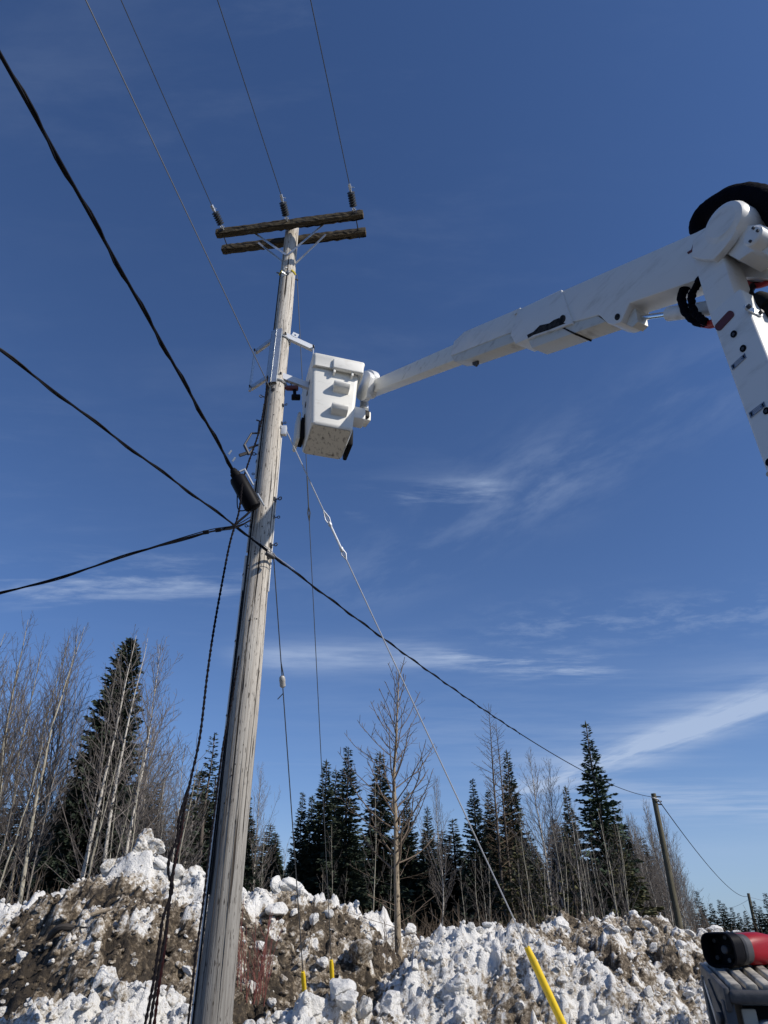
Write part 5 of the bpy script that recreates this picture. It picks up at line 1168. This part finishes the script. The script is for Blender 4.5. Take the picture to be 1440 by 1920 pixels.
# bare trees that stand out
plant('poplar_tree', POP, 737, 1252, 13.2, 'leafless young poplar rooted in the snow between the banks', rot=1.1, baseZ=float(bank(np.array([0.25]), np.array([13.2]))[0][0]) - .1, lean=-.012, wide=1.5)
plant('tamarack_tree', TAM[0], 914, 1320, 40, 'left and taller of the twin bare tamaracks', wide=1.0)
plant('tamarack_tree', TAM[1], 930, 1350, 41, 'right and shorter of the twin bare tamaracks', wide=.95)
plant('birch_tree', LEANB[0], 254, 1195, 24, 'left one of two pale slim birches before the broad spruce', rot=.5, lean=.02)
plant('birch_tree', LEANB[1], 292, 1200, 23.5, 'right one of two pale slim birches before the broad spruce', rot=2.0, lean=.03)
plant('aspen_tree', ASP[0], 165, 1165, 22, 'thick pale aspen with a curving trunk nearest the snow at left', lean=.0, wide=1.1)
plant('aspen_tree', ASP[1], 70, 1160, 24, 'tall leafless aspen close to the left edge', wide=1.1, lean=-.05)
plant('aspen_tree', ASP[2], 20, 1190, 23, 'leafless aspen cut by the left edge of the picture', wide=1.15)
plant('aspen_tree', SAP[0], 215, 1420, 23, 'thin sapling between the two pale slim birches', wide=.9)
plant('birch_tree', BIR[0], 322, 1210, 27, 'grey many-branched birch right of the broad spruce', wide=1.15)
plant('birch_tree', BIR[1], 492, 1440, 38, 'faint thin birch against the sky right of the pole', wide=.9)
plant('birch_tree', BIR[1], 1000, 1412, 36, 'pale bushy birch right of the tamaracks', wide=1.15)
plant('birch_tree', BIR[2], 1032, 1425, 38, 'second pale birch close left of the slim spruce', wide=1.1)
plant('birch_tree', LEANB[1], 1062, 1500, 30, 'thin white-trunked birch in front of the slim spruce', wide=.7)
plant('birch_tree', BIR[0], 815, 1462, 38, 'grey bare birch between the foreground tree and tamaracks', wide=.95)
plant('aspen_tree', SAP[1], 700, 1450, 26, 'thin grey sapling just left of the bare foreground tree', wide=.8)
LG = 'aspens of the left thicket'
for i in range(32):
    px = random.uniform(-90, 220); Y = random.uniform(23, 36); plant('aspen_tree', random.choice(THK + THK + ASP), px, 1165 + abs(px - 90) * .25 + random.uniform(0, 170), Y, 'slender bare aspen within the dense grey thicket at left', group=LG, wide=random.uniform(.9, 1.15), lean=random.uniform(-.10, -.01))
for i in range(10):
    plant('aspen_tree', random.choice(SAP), random.uniform(-20, 390), random.uniform(1380, 1560), random.uniform(19, 25), 'short thin sapling at the foot of the left thicket', group='saplings of the left thicket', wide=random.uniform(1, 1.3))
for i in range(8):
    plant('birch_tree', random.choice(BIR), 250 + i * 16 + random.uniform(-8, 8), 1260 + i * 22 + random.uniform(0, 90), random.uniform(28, 36), 'grey bare birch filling the gap between spruce and pole', group='birches left of the pole', wide=1.1)
for i in range(24):
    px = random.uniform(780, 1180); plant('aspen_tree', random.choice(SAP), px, random.uniform(1500, 1640), random.uniform(20, 31), 'thin bare sapling before the conifers right of centre', group='saplings right of centre', wide=random.uniform(.8, 1.2))
for i in range(8):
    plant('aspen_tree', random.choice(SAP), random.uniform(440, 780), random.uniform(1540, 1650), random.uniform(24, 32), 'thin bare sapling before the dark central spruces', group='saplings before the central clump', wide=random.uniform(.8, 1.1))
for i in range(15):
    px = 1165 + i * 7 + random.uniform(-6, 6); plant('birch_tree', random.choice(BIR), px, 1505 + max(0, px - 1210) * 1.2 + random.uniform(-10, 50), random.uniform(34, 46), 'pale bare birch in the copse around the brown pole', group='birch copse around the brown pole', wide=1.05)
for px, py in ((1293, 1655), (1312, 1700), (1283, 1640), (1326, 1720)): plant('birch_tree', BIR[2], px, py, 60, 'small faint bare tree right of the brown pole', group='faint bare trees right of the brown pole', wide=1.0)

# undergrowth that nobody could count
ug = TB(); r = np.random.default_rng(77)
for i in range(5200):
    Y = r.uniform(17, 34); x = r.uniform(-.72, .52) * Y; 
    if x > .30 * Y and r.random() < .6: continue
    L = r.uniform(.5, 2.6) * (1.25 if x < -.25 * Y else 1); a = r.random() * 6.28; t = r.uniform(.05, .6); P = grow(r, np.array([x, Y, 0.0]), np.array([math.cos(a) * t, math.sin(a) * t, 1]), L, .1, 4, .10); ug.tube(P, r.uniform(.006, .013), .003, 3)
    if r.random() < .7:
        for q in range(3): k = r.integers(1, 4); ug.tube(grow(r, P[k], np.array([r.normal(), r.normal(), .5]), L * .35, .3, 2, .1), .005, .003, 3)
o = bpy.data.objects.new('undergrowth', ug.mesh('undergrowth', 'twig_brown')); COL.objects.link(o)
tag(o, 'tangle of leafless brush under the trees behind the banks', 'brush', kind='stuff')

# ------------------------------------------------------------------ small things on the snow
def stems(px0, px1, py, n, hgt, label, mt, seed):
    r = np.random.default_rng(seed); P0 = hit((px0 + px1) / 2, py); T = thing('shrub', P0, label, 'shrub'); tb = MB()
    for i in range(n):
        p = hit(r.uniform(px0, px1), py + r.uniform(-25, 25)); a = r.random() * 6.28; P = grow(r, p - np.array([0, 0, .1]), np.array([math.cos(a) * .12, math.sin(a) * .12, 1]), hgt * r.uniform(.4, 1.1), .1, 6, .05); tb.tube(P, np.linspace(.006, .0025, 7), 4)
        for q in range(2): k = int(r.integers(2, 6)); tb.tube(grow(r, P[k], np.array([r.normal() * .5, r.normal() * .5, 1]), hgt * .25, .1, 2, .1), [.0035, .003, .002], 3)
    tb.build('stems', mt, T)['kind'] = 'stuff'
stems(440, 500, 1870, 26, 1.0, 'red-brown leafless stems sprouting from the snow right of the pole', 'red_stem', 1)
stems(690, 745, 1805, 10, .6, 'thin leafless twigs beside the base of the bare tree', 'twig_brown', 2)
stems(560, 620, 1780, 8, .5, 'few thin twigs on the dirty middle bank', 'twig_brown', 3)
pa, pb_ = hit(85, 1778), hit(165, 1748); m = MB(); pm = (pa + pb_) / 2
m.tube(smooth_path([pa + np.array([0, -.03, .03]), pm + np.array([-.1, -.06, .10]), pm + np.array([.1, -.06, .10]), pb_ + np.array([0, -.05, .03])], 16), [.012, .03, .05, .045, .05, .045, .04, .045, .04, .035, .03, .02, .015, .012, .01, .008][:len(smooth_path([pa, pm, pm, pb_], 16))], 7)
tag(m.build('bark_slab', 'plank_bark'), 'dark curved slab of bark half buried in the left bank', 'debris')
pa, pb_ = hit(170, 1727), hit(200, 1723); m = MB(); m.box(frame(pa + np.array([0, -.05, .04]), pb_ - pa, (0, -.6, .8)), (0, .24), (-.025, .025), (-.01, .01)); tag(m.build('wood_piece', 'bark_poplar'), 'small flat piece of tan wood lying on the left bank', 'debris')
